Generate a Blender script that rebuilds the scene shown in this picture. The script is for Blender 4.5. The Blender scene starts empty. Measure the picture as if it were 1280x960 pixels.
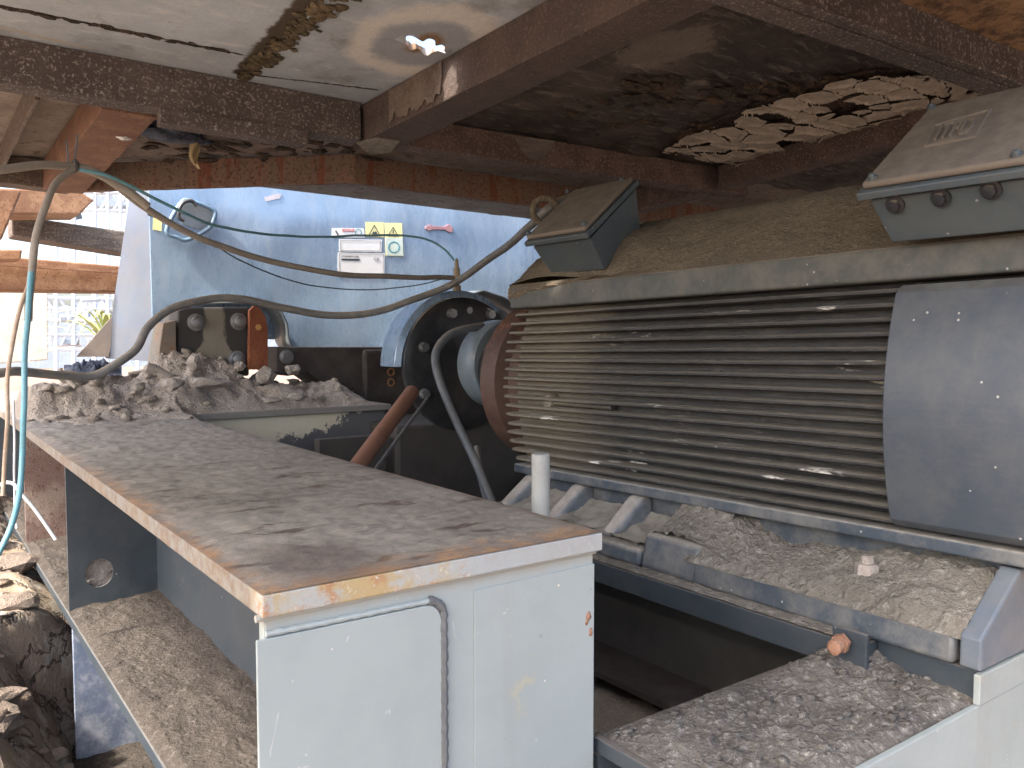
import bpy, math, random
from mathutils import Vector, Matrix, noise
random.seed(7)
R = math.radians
scn = bpy.context.scene
COL = scn.collection

# ------------------------------------------------------------------ camera, world, sun, exposure
F = 1050.0; PITCH = R(-3.27); HEAD = R(36.25)
cd = bpy.data.cameras.new('camera'); cam = bpy.data.objects.new('camera', cd); COL.objects.link(cam)
cd.sensor_width = 36; cd.lens = F/1280*36; cd.clip_start = .02; cd.clip_end = 2000
cam.rotation_euler = (R(90)+PITCH, 0, -HEAD); cam.location = (0, 0, 0)
scn.camera = cam
SUN_EL = R(48); SUN_DIR = Vector((-.985, -.15, 0)).normalized()      # horizontal direction towards the sun
sdir = (SUN_DIR*math.cos(SUN_EL)+Vector((0, 0, math.sin(SUN_EL)))).normalized()
w = bpy.data.worlds.new('World'); scn.world = w; w.use_nodes = True
wn = w.node_tree; bg = wn.nodes['Background']; sk = wn.nodes.new('ShaderNodeTexSky')
sk.sky_type = 'NISHITA'; sk.sun_disc = False; sk.sun_elevation = SUN_EL
sk.sun_rotation = math.atan2(sdir.x, sdir.y); sk.dust_density = 4.5; sk.air_density = .85; sk.ozone_density = .45
wn.links.new(sk.outputs[0], bg.inputs[0]); bg.inputs[1].default_value = .15
sl = bpy.data.lights.new('sun', 'SUN'); sl.energy = 2.2; sl.angle = R(2.5); sl.color = (1, .93, .82)
so = bpy.data.objects.new('sun', sl); COL.objects.link(so)
so.rotation_euler = sdir.to_track_quat('Z', 'Y').to_euler(); so.location = (-20, -12, 12)
vs = scn.view_settings; vs.view_transform = 'Standard'; vs.look = 'None'; vs.gamma = 1; vs.exposure = 2.2
vs.use_curve_mapping = False
scn.render.engine = 'CYCLES'

# ------------------------------------------------------------------ helpers
CM = cam.rotation_euler.to_matrix()
def ray(px, py): return CM @ Vector(((px-640)/F, -(py-480)/F, -1))
def onX(px, py, X): r = ray(px, py); return r*(X/r.x)
def onY(px, py, Y): r = ray(px, py); return r*(Y/r.y)
def onZ(px, py, Z): r = ray(px, py); return r*(Z/r.z)
DA = ray(2258, 462).normalized(); _b = ray(-215, 488).normalized()
DB = (_b-DA*_b.dot(DA)).normalized(); DN = DA.cross(DB)
def deckw(a, b, n): return DA*a+DB*b+DN*(.9+n)
def deckc(px, py, n=0):
    r = ray(px, py); q = r*((.9+n)/DN.dot(r)); return q.dot(DA), q.dot(DB)
def fbm(p, s=1, o=4): return noise.fractal(Vector(p)*s, 1.0, 2.0, o)

def tag(o, label=None, cat=None, group=None, kind=None):
    if label: o['label'] = label
    if cat: o['category'] = cat
    if group: o['group'] = group
    if kind: o['kind'] = kind
    return o
def thing(name, label, cat, loc, group=None):
    o = bpy.data.objects.new(name, None); COL.objects.link(o); o.location = loc
    o.empty_display_size = .1
    return tag(o, label, cat, group)

class MB:
    def __init__(s): s.v = []; s.f = []
    def add(s, vs, fs):
        n = len(s.v); s.v += [Vector(p) for p in vs]; s.f += [tuple(i+n for i in f) for f in fs]; return s
    def box(s, lo, hi, m=None):
        x0, y0, z0 = lo; x1, y1, z1 = hi
        vs = [Vector(p) for p in ((x0,y0,z0),(x1,y0,z0),(x1,y1,z0),(x0,y1,z0),(x0,y0,z1),(x1,y0,z1),(x1,y1,z1),(x0,y1,z1))]
        if m: vs = [m(*p) for p in vs]
        return s.add(vs, [(3,2,1,0),(4,5,6,7),(0,1,5,4),(1,2,6,5),(2,3,7,6),(3,0,4,7)])
    def extrude(s, poly, d):                     # closed polygon of 3D points swept by vector d
        n = len(poly); d = Vector(d); P = [Vector(p) for p in poly]
        nrm = Vector()
        for i in range(n): nrm += P[i].cross(P[(i+1) % n])
        if nrm.dot(d) > 0: P.reverse()
        return s.add(P+[p+d for p in P], [tuple(range(n)), tuple(range(2*n-1, n-1, -1))] +
                     [(i, i+n, (i+1) % n+n, (i+1) % n) for i in range(n)])
    def tube(s, pts, r, seg=12, cap=True):
        pts = [Vector(p) for p in pts]; n = len(pts); rs = r if isinstance(r, (list, tuple)) else [r]*n
        vs = []; up = None
        for i, p in enumerate(pts):
            t = (pts[min(i+1, n-1)]-pts[max(i-1, 0)]).normalized()
            if up is None: up = t.orthogonal().normalized()
            up = (up-t*up.dot(t)).normalized(); sd = t.cross(up)
            for k in range(seg):
                a = 2*math.pi*k/seg; vs.append(p+(up*math.cos(a)+sd*math.sin(a))*rs[i])
        fs = [(i*seg+k, i*seg+(k+1) % seg, (i+1)*seg+(k+1) % seg, (i+1)*seg+k) for i in range(n-1) for k in range(seg)]
        if cap: fs += [tuple(range(seg-1, -1, -1)), tuple(range((n-1)*seg, n*seg))]
        return s.add(vs, fs)
    def lathe(s, prof, c, ax, seg=64):           # prof: (along axis, radius)
        ax = Vector(ax).normalized(); c = Vector(c); return s.tube([c+ax*a for a, r in prof], [max(r, 1e-4) for a, r in prof], seg)
    def ring(s, c, nrm, R0, r, seg=40, rs=10):
        nrm = Vector(nrm).normalized(); a = nrm.orthogonal().normalized(); b = nrm.cross(a); c = Vector(c); vs = []
        for i in range(seg):
            t = 2*math.pi*i/seg; d = a*math.cos(t)+b*math.sin(t)
            for k in range(rs):
                u = 2*math.pi*k/rs; vs.append(c+d*(R0+r*math.cos(u))+nrm*r*math.sin(u))
        return s.add(vs, [(i*rs+k, ((i+1) % seg)*rs+k, ((i+1) % seg)*rs+(k+1) % rs, i*rs+(k+1) % rs) for i in range(seg) for k in range(rs)])
    def grid(s, nx, ny, fn):                     # fn(i/nx, j/ny) -> point
        return s.add([fn(i/nx, j/ny) for j in range(ny+1) for i in range(nx+1)],
                     [(j*(nx+1)+i, j*(nx+1)+i+1, (j+1)*(nx+1)+i+1, (j+1)*(nx+1)+i) for j in range(ny) for i in range(nx)])
    def rock(s, c, size, seed=0, sub=2, rough=.35):
        vs, fs = ICO[sub]; c = Vector(c); sz = Vector(size); rot = Matrix.Rotation(seed*1.7, 3, Vector((.3, .5, 1)).normalized())
        out = []
        for v in vs:
            q = Vector(v); k = 1+rough*noise.noise(q*1.3+Vector((seed*3.1, seed, 0)))*1.6+rough*.5*noise.noise(q*4+Vector((seed, 0, 9)))
            q = Vector([math.copysign(abs(a)**.75, a) for a in q])*k
            q = rot @ q
            out.append(c+Vector((q.x*sz.x, q.y*sz.y, q.z*sz.z)))
        return s.add(out, fs)
    def noise(s, amp, sc, only=None):
        for p in s.v:
            if only is None or only(p):
                q = p*sc; p += Vector((noise.noise(q), noise.noise(q+Vector((7, 3, 1))), noise.noise(q+Vector((1, 9, 5)))))*amp
        return s
    def build(s, name, m, parent=None, bevel=0, smooth=False, segs=2, loc=None, kind=None, label=None, double=False):
        if parent is not None:
            off = Vector(parent.get('_wloc', parent.location))
        else:
            if loc is None:
                zs = min(p.z for p in s.v); n = len(s.v)
                loc = Vector((sum(p.x for p in s.v)/n, sum(p.y for p in s.v)/n, zs))
            off = Vector(loc)
        me = bpy.data.meshes.new(name); me.from_pydata([p-off for p in s.v], [], s.f); me.update()
        if smooth: me.polygons.foreach_set('use_smooth', [True]*len(me.polygons))
        me.materials.append(m)
        o = bpy.data.objects.new(name, me); COL.objects.link(o)
        if parent is not None:
            o.parent = parent; o['_wloc'] = list(off)
        else:
            o.location = off; o['_wloc'] = list(off)
        if bevel:
            b = o.modifiers.new('bevel', 'BEVEL'); b.width = bevel; b.segments = segs; b.limit_method = 'ANGLE'; b.angle_limit = R(35)
            b.harden_normals = False
        if smooth and bevel is not None and smooth != 'all':
            try:
                me.polygons.foreach_set('use_smooth', [True]*len(me.polygons))
                me.set_sharp_from_angle(angle=R(38))
            except Exception: pass
        return tag(o, label=label, kind=kind)

def _ico(sub):
    import bmesh
    bm = bmesh.new(); bmesh.ops.create_icosphere(bm, subdivisions=sub, radius=1)
    r = ([tuple(v.co) for v in bm.verts], [tuple(v.index for v in f.verts) for f in bm.faces]); bm.free(); return r
ICO = {k: _ico(k) for k in (1, 2, 3)}

def text_mb(body, size, depth, to_world, ax=1.0, bold=0):
    cu = bpy.data.curves.new('t', 'FONT'); cu.body = body; cu.size = size; cu.extrude = depth; cu.align_x = 'CENTER'; cu.align_y = 'CENTER'
    cu.offset = bold
    o = bpy.data.objects.new('t', cu); COL.objects.link(o)
    bpy.context.view_layer.update()
    me = bpy.data.meshes.new_from_object(o.evaluated_get(bpy.context.evaluated_depsgraph_get()))
    mb = MB(); mb.add([to_world(v.co.x*ax, v.co.y, v.co.z) for v in me.vertices], [tuple(p.vertices) for p in me.polygons])
    bpy.data.objects.remove(o); bpy.data.curves.remove(cu); bpy.data.meshes.remove(me)
    return mb

# ------------------------------------------------------------------ materials
class NT:
    def __init__(s, name):
        s.m = bpy.data.materials.new(name); s.m.use_nodes = True; s.t = s.m.node_tree; s.b = s.t.nodes['Principled BSDF']
        s.geo = s.t.nodes.new('ShaderNodeNewGeometry'); s.tc = s.t.nodes.new('ShaderNodeTexCoord'); s.co = s.tc.outputs['Object']
    def n(s, ty, **k):
        x = s.t.nodes.new(ty)
        for a, v in k.items(): setattr(x, a, v)
        return x
    def set(s, inp, v):
        if isinstance(v, bpy.types.NodeSocket): s.t.links.new(v, inp)
        elif v is not None:
            if inp.type == 'RGBA' and len(v) == 3: v = (*v, 1)
            inp.default_value = v
    def noise(s, sc, det=6, rough=.6, vec=None, st=None, dist=0):
        x = s.n('ShaderNodeTexNoise'); x.inputs['Scale'].default_value = sc; x.inputs['Detail'].default_value = det
        x.inputs['Roughness'].default_value = rough; x.inputs['Distortion'].default_value = dist
        v = vec or s.co
        if st:
            mp = s.n('ShaderNodeMapping'); mp.inputs['Scale'].default_value = st; s.set(mp.inputs[0], v); v = mp.outputs[0]
        s.set(x.inputs[0], v); return x.outputs['Fac']
    def vor(s, sc, feat='F1', vec=None, out='Distance', rnd=1):
        x = s.n('ShaderNodeTexVoronoi', feature=feat); x.inputs['Scale'].default_value = sc; s.set(x.inputs[0], vec or s.co)
        x.inputs['Randomness'].default_value = rnd
        return x.outputs[out]
    def rng(s, v, a, b, c=0, d=1, smooth=True):
        x = s.n('ShaderNodeMapRange', interpolation_type='SMOOTHSTEP' if smooth else 'LINEAR'); s.set(x.inputs[0], v)
        for i, q in enumerate((a, b, c, d)): s.set(x.inputs[i+1], q)
        return x.outputs[0]
    def math(s, op, a, b=None, cl=False):
        x = s.n('ShaderNodeMath', operation=op, use_clamp=cl); s.set(x.inputs[0], a)
        if b is not None: s.set(x.inputs[1], b)
        return x.outputs[0]
    def mix(s, f, a, b, mode='MIX'):
        x = s.n('ShaderNodeMix', data_type='RGBA', blend_type=mode, clamp_factor=True)
        s.set(x.inputs[0], f); s.set(x.inputs[6], a); s.set(x.inputs[7], b); return x.outputs[2]
    def sep(s, v):
        x = s.n('ShaderNodeSeparateXYZ'); s.set(x.inputs[0], v); return x.outputs
    def dist(s, p, st=(1, 1, 1), vec=None):
        mp = s.n('ShaderNodeMapping'); mp.vector_type = 'POINT'
        mp.inputs['Location'].default_value = [-a*b for a, b in zip(p, st)]; mp.inputs['Scale'].default_value = st
        s.set(mp.inputs[0], vec or s.co)
        x = s.n('ShaderNodeVectorMath', operation='LENGTH'); s.set(x.inputs[0], mp.outputs[0]); return x.outputs['Value']
    def up(s, a=.35, b=.85): return s.rng(s.sep(s.geo.outputs['Normal'])[2], a, b)
    def done(s, col, rough=.6, metal=0, bump=None, bs=.3, bd=.01, spec=.5):
        s.set(s.b.inputs['Base Color'], col); s.set(s.b.inputs['Roughness'], rough); s.set(s.b.inputs['Metallic'], metal)
        s.set(s.b.inputs['Specular IOR Level'], spec)
        if bump is not None:
            x = s.n('ShaderNodeBump'); x.inputs['Strength'].default_value = bs; x.inputs['Distance'].default_value = bd
            s.set(x.inputs['Height'], bump); s.t.links.new(x.outputs[0], s.b.inputs['Normal'])
        return s.m

RUST = (.22, .085, .035); RUSTD = (.075, .032, .02); DUST = (.27, .225, .175); DUSTG = (.24, .22, .195)
def paint(name, c, c2=None, rough=.45, rust=.0, rc=RUST, dust=0., dc=DUSTG, drip=0., specks=.0, bump=.15, metal=0, sc=1.0, dustall=0.0, grime=.5):
    t = NT(name); n1 = t.noise(3*sc, 8, .65); n2 = t.noise(22*sc, 8, .7); n3 = t.noise(1.3*sc, 4, .5)
    col = t.mix(t.rng(n1, .3, .72), c, c2 or tuple(x*.72 for x in c))
    gr = t.math('MULTIPLY', t.rng(n2, .42, .75), grime)
    col = t.mix(gr, col, tuple(x*.5+.04 for x in c))
    rg = rough
    if dustall: col = t.mix(t.math('MULTIPLY', t.rng(t.noise(7*sc, 9, .72), .38, .66), dustall), col, dc)
    if drip:
        d = t.noise(14*sc, 4, .6, st=(1, 1, .06)); col = t.mix(t.math('MULTIPLY', t.rng(d, .52, .66), drip), col, dc)
    if rust:
        f = t.math('MULTIPLY', t.rng(t.math('ADD', t.math('MULTIPLY', n2, .45), t.math('MULTIPLY', n1, .55)), .66-rust*.36, .72-rust*.34), 1.)
        rr = t.mix(t.rng(t.noise(60*sc, 5, .7), .35, .65), rc, RUSTD); col = t.mix(f, col, rr)
    if specks:
        v = t.vor(38*sc); f = t.rng(v, .13, .09); f2 = t.rng(t.noise(9*sc, 2), .56, .6); col = t.mix(t.math('MULTIPLY', t.math('MULTIPLY', f, f2), specks), col, (.6, .58, .53))
    if dust:
        f = t.math('MULTIPLY', t.math('MULTIPLY', t.up(), t.rng(t.math('ADD', n1, t.math('MULTIPLY', n2, .4)), .75-dust*.6, .92-dust*.5)), 1.)
        dd = t.mix(t.rng(n2, .35, .65), dc, tuple(x*.7 for x in dc)); col = t.mix(f, col, dd); rg = t.math('ADD', t.math('MULTIPLY', f, .95-rough), rough)
    return t.done(col, rg, metal, t.math('ADD', t.math('MULTIPLY', n2, .6), t.noise(120*sc, 4, .7)), bump, .004)

def grainy(name, c, c2, c3=None, sc=1., bump=.8, bd=.006, cover=(.45, .62), st=None, rough=.85):
    t = NT(name); a = t.noise(90*sc, 5, .75); b = t.noise(7*sc, 8, .7, st=st); g = t.noise(240*sc, 3, .6)
    col = t.mix(t.rng(b, *cover), c, c2)
    if c3: col = t.mix(t.rng(a, .53, .64), col, c3)
    return t.done(col, rough, 0, t.math('ADD', a, t.math('MULTIPLY', g, .5)), bump, bd)

def dusty(name, c, c2, c3, sc=1., bump=.9, bd=.02, clods=1.):
    t = NT(name); a = t.noise(5*sc, 9, .7); b = t.noise(45*sc, 7, .75); v = t.vor(60*sc); g = t.noise(200*sc, 3, .6)
    col = t.mix(t.rng(a, .35, .65), c, c2); col = t.mix(t.math('MULTIPLY', t.rng(b, .5, .68), .8), col, c3)
    return t.done(col, .95, 0, t.math('ADD', t.math('ADD', b, t.math('MULTIPLY', a, .8)), t.math('ADD', t.math('MULTIPLY', t.rng(v, 0, .5), -.35*clods), t.math('MULTIPLY', g, .4))), bump, bd, spec=.2)

M = {}
M['end0'] = paint('pale_grey_paint', (.345, .38, .385), (.30, .335, .345), .38, dustall=.4, dc=(.36, .37, .36), specks=.8, bump=.1, grime=.35)
M['bluegrey'] = paint('blue_grey_paint', (.042, .056, .069), (.033, .044, .055), .4, dust=.6, dustall=.14, dc=(.14, .13, .12), specks=.4, bump=.15)
M['motor'] = paint('motor_paint', (.055, .072, .092), (.04, .052, .068), .4, dust=.8, dc=(.30, .28, .24), dustall=.4, specks=.5, bump=.3)
M['cowl'] = paint('cowl_paint', (.058, .072, .092), (.048, .06, .078), .42, dust=.5, dustall=.45, dc=(.115, .118, .115), specks=.6, bump=.12)
M['black'] = paint('black_grease_paint', (.022, .025, .03), (.015, .016, .02), .3, rust=.05, dust=.35, dc=DUST, dustall=.1, bump=.2)
M['redrust'] = paint('red_oxide', (.095, .048, .034), (.06, .034, .027), .6, rust=.35, rc=(.20, .09, .05), dustall=.3, dc=(.16, .11, .08), bump=.4)
M['sleeve'] = paint('blue_sleeve', (.20, .255, .30), (.08, .09, .10), .35, dustall=.35, bump=.1)
M['pipe'] = paint('grey_pipe', (.13, .145, .16), (.06, .065, .075), .42, dust=.6, bump=.25, sc=2)
M['galv'] = paint('galvanised_pipe', (.36, .37, .35), (.28, .29, .27), .5, dustall=.4, bump=.2)
M['rustpipe'] = paint('rusty_pipe', (.24, .115, .07), (.17, .08, .05), .7, rust=.35, bump=.4, sc=2)
M['cable'] = paint('dusty_cable', (.36, .325, .28), (.26, .235, .2), .7, dustall=.5, dc=(.4, .34, .27), bump=.3, sc=4)
M['cable_dark'] = paint('grey_cable', (.19, .195, .195), (.13, .135, .14), .5, dust=1., dc=(.38, .33, .26), dustall=.35, bump=.3, sc=4)
M['cable_blue'] = paint('blue_cable', (.14, .38, .47), (.17, .40, .46), .45, dustall=.2, bump=.1, sc=4)
M['wire'] = paint('thin_wire', (.09, .14, .18), None, .5, bump=.1)
M['cream'] = None
M['bolt'] = paint('bolt_steel', (.32, .33, .34), (.2, .2, .2), .3, rust=.2, dust=.5, metal=.6, bump=.2, sc=3)
M['boltrust'] = grainy('rusty_bolt', (.36, .19, .12), (.45, .30, .21), (.2, .09, .05), 2)
M['beam'] = grainy('brown_scaled_beam', (.088, .07, .064), (.135, .11, .10), (.38, .345, .325), 1.1, 1.0, .008, (.35, .7))
M['beamred'] = grainy('red_brown_beam', (.115, .075, .062), (.17, .115, .095), (.34, .27, .235), 1.3, 1.0, .008)
M['orange'] = grainy('orange_rust', (.25, .125, .065), (.36, .20, .11), (.15, .065, .03), 1., .8, .006)
M['timber'] = grainy('dark_timber', (.10, .075, .06), (.17, .13, .10), (.26, .21, .17), 1., .8, .006, st=(1, 6, 6))
M['sand'] = dusty('sand_crust', (.22, .18, .13), (.17, .14, .10), (.29, .25, .185), 1.2, 1.0, .012)
M['sandgrey'] = dusty('grey_dust_crust', (.37, .34, .29), (.25, .23, .195), (.60, .57, .51), .8, 1.0, .03)
M['ash'] = dusty('ash_rubble', (.52, .455, .39), (.38, .33, .285), (.66, .60, .53), 1., 1.0, .02)
M['ground'] = dusty('ground_rubble', (.40, .30, .23), (.26, .19, .15), (.5, .42, .34), .5, 1., .05)
M['rockl'] = dusty('pale_chunk', (.44, .39, .345), (.34, .30, .27), (.55, .50, .45), 2, .8, .01)
M['sticker'] = paint('white_sticker', (.72, .74, .74), (.66, .68, .69), .4, bump=.02, grime=.1)
M['yellow'] = paint('yellow_sticker', (.78, .74, .34), (.72, .69, .34), .4, bump=.02, grime=.1)
M['ink'] = paint('dark_ink', (.05, .07, .08), None, .5, bump=0)
M['inkred'] = paint('red_ink', (.6, .13, .12), None, .5, bump=0)
M['inkblue'] = paint('blue_ink', (.05, .28, .36), None, .5, bump=0)
M['leaf'] = paint('leaf', (.30, .34, .12), (.42, .44, .18), .5, bump=.1)
M['concrete'] = paint('pale_concrete', (.82, .74, .62), (.74, .66, .55), .85, dustall=.3, bump=.3)
M['white'] = paint('white_steel', (.62, .66, .70), (.5, .55, .6), .5, bump=.05)
M['darkwall'] = paint('dark_steel', (.06, .055, .05), (.045, .04, .036), .7, dustall=.3, dc=(.12, .1, .085), bump=.2)
M['rag'] = paint('yellow_rag', (.42, .33, .18), (.3, .24, .14), .95, bump=.3)
M['clothp'] = dusty('dirty_cloth', (.20, .16, .17), (.12, .10, .11), (.34, .29, .29), 1., .8, .01)
M['bluecloth'] = dusty('blue_cloth', (.14, .17, .23), (.05, .05, .07), (.24, .27, .33), 1.5, .8, .01)

# blue guard paint: glossy, faintly dented, with a whitish sheen painted into the colour
t = NT('blue_guard_paint'); a = t.noise(1.6, 5, .6); b = t.noise(14, 8, .75, st=(1, 1, .35)); d = t.noise(40, 6, .7)
c = t.mix(t.rng(a, .35, .7), (.22, .32, .45), (.31, .41, .53)); c = t.mix(t.math('MULTIPLY', t.rng(b, .48, .7), .4), c, (.44, .50, .55))
c = t.mix(t.rng(t.noise(6, 10, .8), .70, .73), c, (.45, .42, .45))
M['guard'] = t.done(c, t.rng(b, .3, .7, .2, .38), .25, t.math('ADD', t.math('MULTIPLY', t.noise(2.2, 1, .4), 5.), t.math('MULTIPLY', d, .06)), .30, .02)

# top plate of the beam: caked grey-brown dust with scrapes, rust and flaked yellow paint near its rim
def plate_mat(name, x0, x1, y0):
    t = NT(name); n1 = t.noise(2.2, 9, .62); n2 = t.noise(16, 9, .75); st = t.noise(9, 8, .7, st=(.55, 2.2, 1), dist=.6); fine = t.noise(90, 6, .7)
    c = t.mix(t.rng(n1, .35, .68), (.225, .205, .172), (.15, .133, .108)); c = t.mix(t.math('MULTIPLY', t.rng(st, .5, .64), .8), c, (.275, .24, .205))
    c = t.mix(t.rng(st, .44, .36), c, (.085, .06, .045)); c = t.mix(t.rng(t.noise(12, 6, .7, st=(.3, 3.5, 1), dist=1.), .66, .70), c, (.34, .31, .27))
    wx = t.math('ADD', t.sep(t.geo.outputs['Position'])[0], t.math('MULTIPLY', t.math('SUBTRACT', n2, .5), .12)); wy = t.math('ADD', t.sep(t.geo.outputs['Position'])[1], t.math('MULTIPLY', t.math('SUBTRACT', n2, .5), .22))
    e = t.math('MAXIMUM', t.rng(wx, x0+.045, x0-.01), t.math('MAXIMUM', t.rng(wx, x1-.03, x1+.02), t.rng(wy, y0+.09, y0-.02)))
    c = t.mix(t.math('MULTIPLY', e, .85), c, t.mix(t.rng(n2, .4, .6), (.30, .17, .08), (.13, .08, .055)))
    g = t.dist((x0+.13, y0+.12, -.36), (1, .8, 1), t.geo.outputs['Position']); c = t.mix(t.math('MULTIPLY', t.rng(t.math('ADD', g, t.math('MULTIPLY', n2, .12)), .2, .1), .7), c, (.07, .05, .04))
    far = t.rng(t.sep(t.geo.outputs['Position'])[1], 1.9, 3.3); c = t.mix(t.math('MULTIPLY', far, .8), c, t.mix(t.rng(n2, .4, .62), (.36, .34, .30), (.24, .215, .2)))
    return t.done(c, .8, 0, t.math('ADD', t.math('MULTIPLY', st, 1.4), t.math('ADD', t.math('MULTIPLY', n2, .5), t.math('MULTIPLY', fine, .25))), .6, .012)
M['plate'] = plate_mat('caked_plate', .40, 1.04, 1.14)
t = NT('pale_grey_end_paint'); n1 = t.noise(3, 8, .65); n2 = t.noise(20, 8, .72); n4 = t.noise(60, 6, .7)
c = t.mix(t.rng(n1, .3, .72), (.315, .36, .355), (.27, .31, .31)); c = t.mix(t.math('MULTIPLY', t.rng(t.noise(9, 5, .65, st=(1, 1, .07)), .52, .68), .28), c, (.27, .26, .24))
c = t.mix(t.math('MULTIPLY', t.rng(t.noise(6, 9, .8), .60, .66), .5), c, (.44, .38, .24)); c = t.mix(t.math('MULTIPLY', t.rng(t.noise(26, 9, .8), .66, .68), .9), c, (.17, .13, .10))
c = t.mix(t.math('MULTIPLY', t.rng(t.noise(11, 3, .6, st=(1, 1, .5), dist=4), .70, .71), .5), c, (.52, .53, .50)); v = t.vor(34); c = t.mix(t.math('MULTIPLY', t.rng(v, .10, .06), t.rng(t.noise(7, 2), .56, .6)), c, (.60, .58, .5))
zz = t.sep(t.geo.outputs['Position'])[2]; c = t.mix(t.math('MULTIPLY', t.rng(t.math('ADD', zz, t.math('MULTIPLY', n2, .05)), -.40, -.37), .5), c, (.33, .28, .2))
M['end'] = t.done(c, t.rng(n2, .3, .7, .32, .5), 0, t.math('ADD', t.math('MULTIPLY', n1, 1.5), t.math('MULTIPLY', n4, .25)), .12, .006)
# rim of plate: rust, yellow primer, grey paint patches
t = NT('rim_rust_primer'); a = t.noise(9, 8, .7); b = t.noise(30, 7, .75); 
c = t.mix(t.rng(a, .42, .56), (.36, .37, .35), (.40, .30, .15)); c = t.mix(t.rng(b, .50, .62), c, (.36, .19, .09)); c = t.mix(t.rng(t.noise(60, 5, .7), .56, .66), c, (.52, .49, .4))
pp = t.sep(t.geo.outputs['Position']); ff = t.math('MULTIPLY', t.rng(t.math('ADD', pp[0], t.math('MULTIPLY', a, .3)), .82, .92), .85); c = t.mix(ff, c, t.mix(a, (.36, .39, .39), (.30, .33, .34))); side = t.math('MULTIPLY', t.rng(pp[1], 1.142, 1.20), .9); c = t.mix(side, c, t.mix(t.rng(b, .4, .6), (.20, .185, .165), (.15, .11, .08)))
M['rim'] = t.done(c, .7, 0, b, .5, .006)
# cream face of the cross pedestal with dark peeled lower right
t = NT('cream_peeling_paint'); p = t.sep(t.geo.outputs['Position']); n2 = t.noise(11, 9, .75); n3 = t.noise(30, 6, .7)
k = t.math('ADD', t.math('MULTIPLY', t.rng(p[0], 1.2, 2.1, 0, 1, False), .30), t.math('MULTIPLY', t.math('SUBTRACT', n2, .5), .35))
k2 = t.math('SUBTRACT', t.math('ADD', p[2], .52), t.math('SUBTRACT', k, .1))
c = t.mix(t.rng(k2, -.01, .01), (.12, .12, .125), t.mix(n3, (.62, .56, .42), (.72, .66, .52)))
c = t.mix(t.rng(n2, .64, .68), c, (.22, .19, .15))
M['creamface'] = t.done(c, .65, 0, t.math('ADD', k2, t.math('MULTIPLY', n3, .3)), .3, .01)
# peeling cream paint flakes
t = NT('cream_flake'); n2 = t.noise(14, 8, .75); n3 = t.noise(60, 6, .7)
c = t.mix(t.rng(n2, .4, .62), (.50, .44, .36), (.38, .33, .265)); c = t.mix(t.rng(n3, .6, .68), c, (.12, .08, .055))
M['flake'] = t.done(c, .8, 0, n3, .4, .006)
M['edgedark'] = grainy('scorched_edge', (.045, .035, .03), (.13, .085, .055), (.24, .17, .1), 1., 1., .02)

# deck undersides: the coordinates are the deck's own (a, b) metres
def deck_grey():
    t = NT('deck_grey_paint'); n1 = t.noise(2.5, 9, .7); n2 = t.noise(18, 9, .75); st = t.noise(7, 7, .7, st=(1, 3, 1), dist=.5)
    c = t.mix(t.rng(n1, .35, .68), (.50, .56, .61), (.36, .40, .43)); c = t.mix(t.math('MULTIPLY', t.rng(st, .52, .7), .6), c, (.68, .68, .67))
    c = t.mix(t.math('MULTIPLY', t.rng(t.noise(4, 9, .75), .54, .66), .55), c, (.22, .21, .195)); c = t.mix(t.rng(n2, .64, .70), c, (.09, .075, .06))
    hx, hy = deckc(530, 55, .14)
    wob = t.math('MULTIPLY', t.math('SUBTRACT', t.noise(9, 5, .7), .5), .10)
    d = t.math('ADD', t.dist((hx, hy, 0), (1, .8, 0)), wob)
    ring = t.math('MULTIPLY', t.rng(d, .12, .17), t.rng(d, .25, .20)); c = t.mix(t.math('MULTIPLY', ring, .85), c, (.72, .69, .62))
    c = t.mix(t.math('MULTIPLY', t.rng(d, .17, .12), .75), c, (.32, .34, .36)); c = t.mix(t.rng(d, .075, .045), c, (.24, .15, .08))
    def line(p0, p1, wd, colr, c, nz=.03):
        x0, y0 = p0; x1, y1 = p1; L = math.hypot(x1-x0, y1-y0); nx, ny = -(y1-y0)/L, (x1-x0)/L; tx, ty = (x1-x0)/L, (y1-y0)/L
        s_ = t.sep(t.co); dot = t.math('ADD', t.math('MULTIPLY', s_[0], nx), t.math('MULTIPLY', s_[1], ny)); dd = t.math('SUBTRACT', dot, x0*nx+y0*ny)
        al = t.math('SUBTRACT', t.math('ADD', t.math('MULTIPLY', s_[0], tx), t.math('MULTIPLY', s_[1], ty)), x0*tx+y0*ty)
        w_ = t.math('ADD', t.math('ABSOLUTE', t.math('ADD', dd, t.math('MULTIPLY', t.math('SUBTRACT', t.noise(13, 6, .75), .5), nz))), t.math('MULTIPLY', t.math('SUBTRACT', n2, .5), nz))
        f = t.math('MULTIPLY', t.rng(w_, wd*1.3, wd*.7), t.math('MULTIPLY', t.rng(al, -.02, .0), t.rng(al, L+.02, L)))
        return t.mix(f, c, colr)
    c = line(deckc(300, 92, .14), deckc(440, -60, .14), .028, (.075, .055, .035), c, .05)
    c = line(deckc(-300, -55, .14), deckc(300, 68, .14), .006, (.03, .027, .025), c, .022)
    c = line(deckc(-10, 32, .14), deckc(110, 60, .14), .008, (.5, .47, .4), c, .02)
    c = line(deckc(300, 92, .14), deckc(470, 112, .14), .006, (.03, .027, .025), c, .03)
    return t.done(c, .7, 0, t.math('ADD', t.math('MULTIPLY', st, .8), n2), .5, .01)
M['deckgrey'] = deck_grey()
t = NT('deck_scorched'); n1 = t.noise(3, 9, .7); n2 = t.noise(18, 9, .8, dist=.6); st = t.noise(9, 8, .75, st=(.6, 3, 1), dist=.6)
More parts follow.
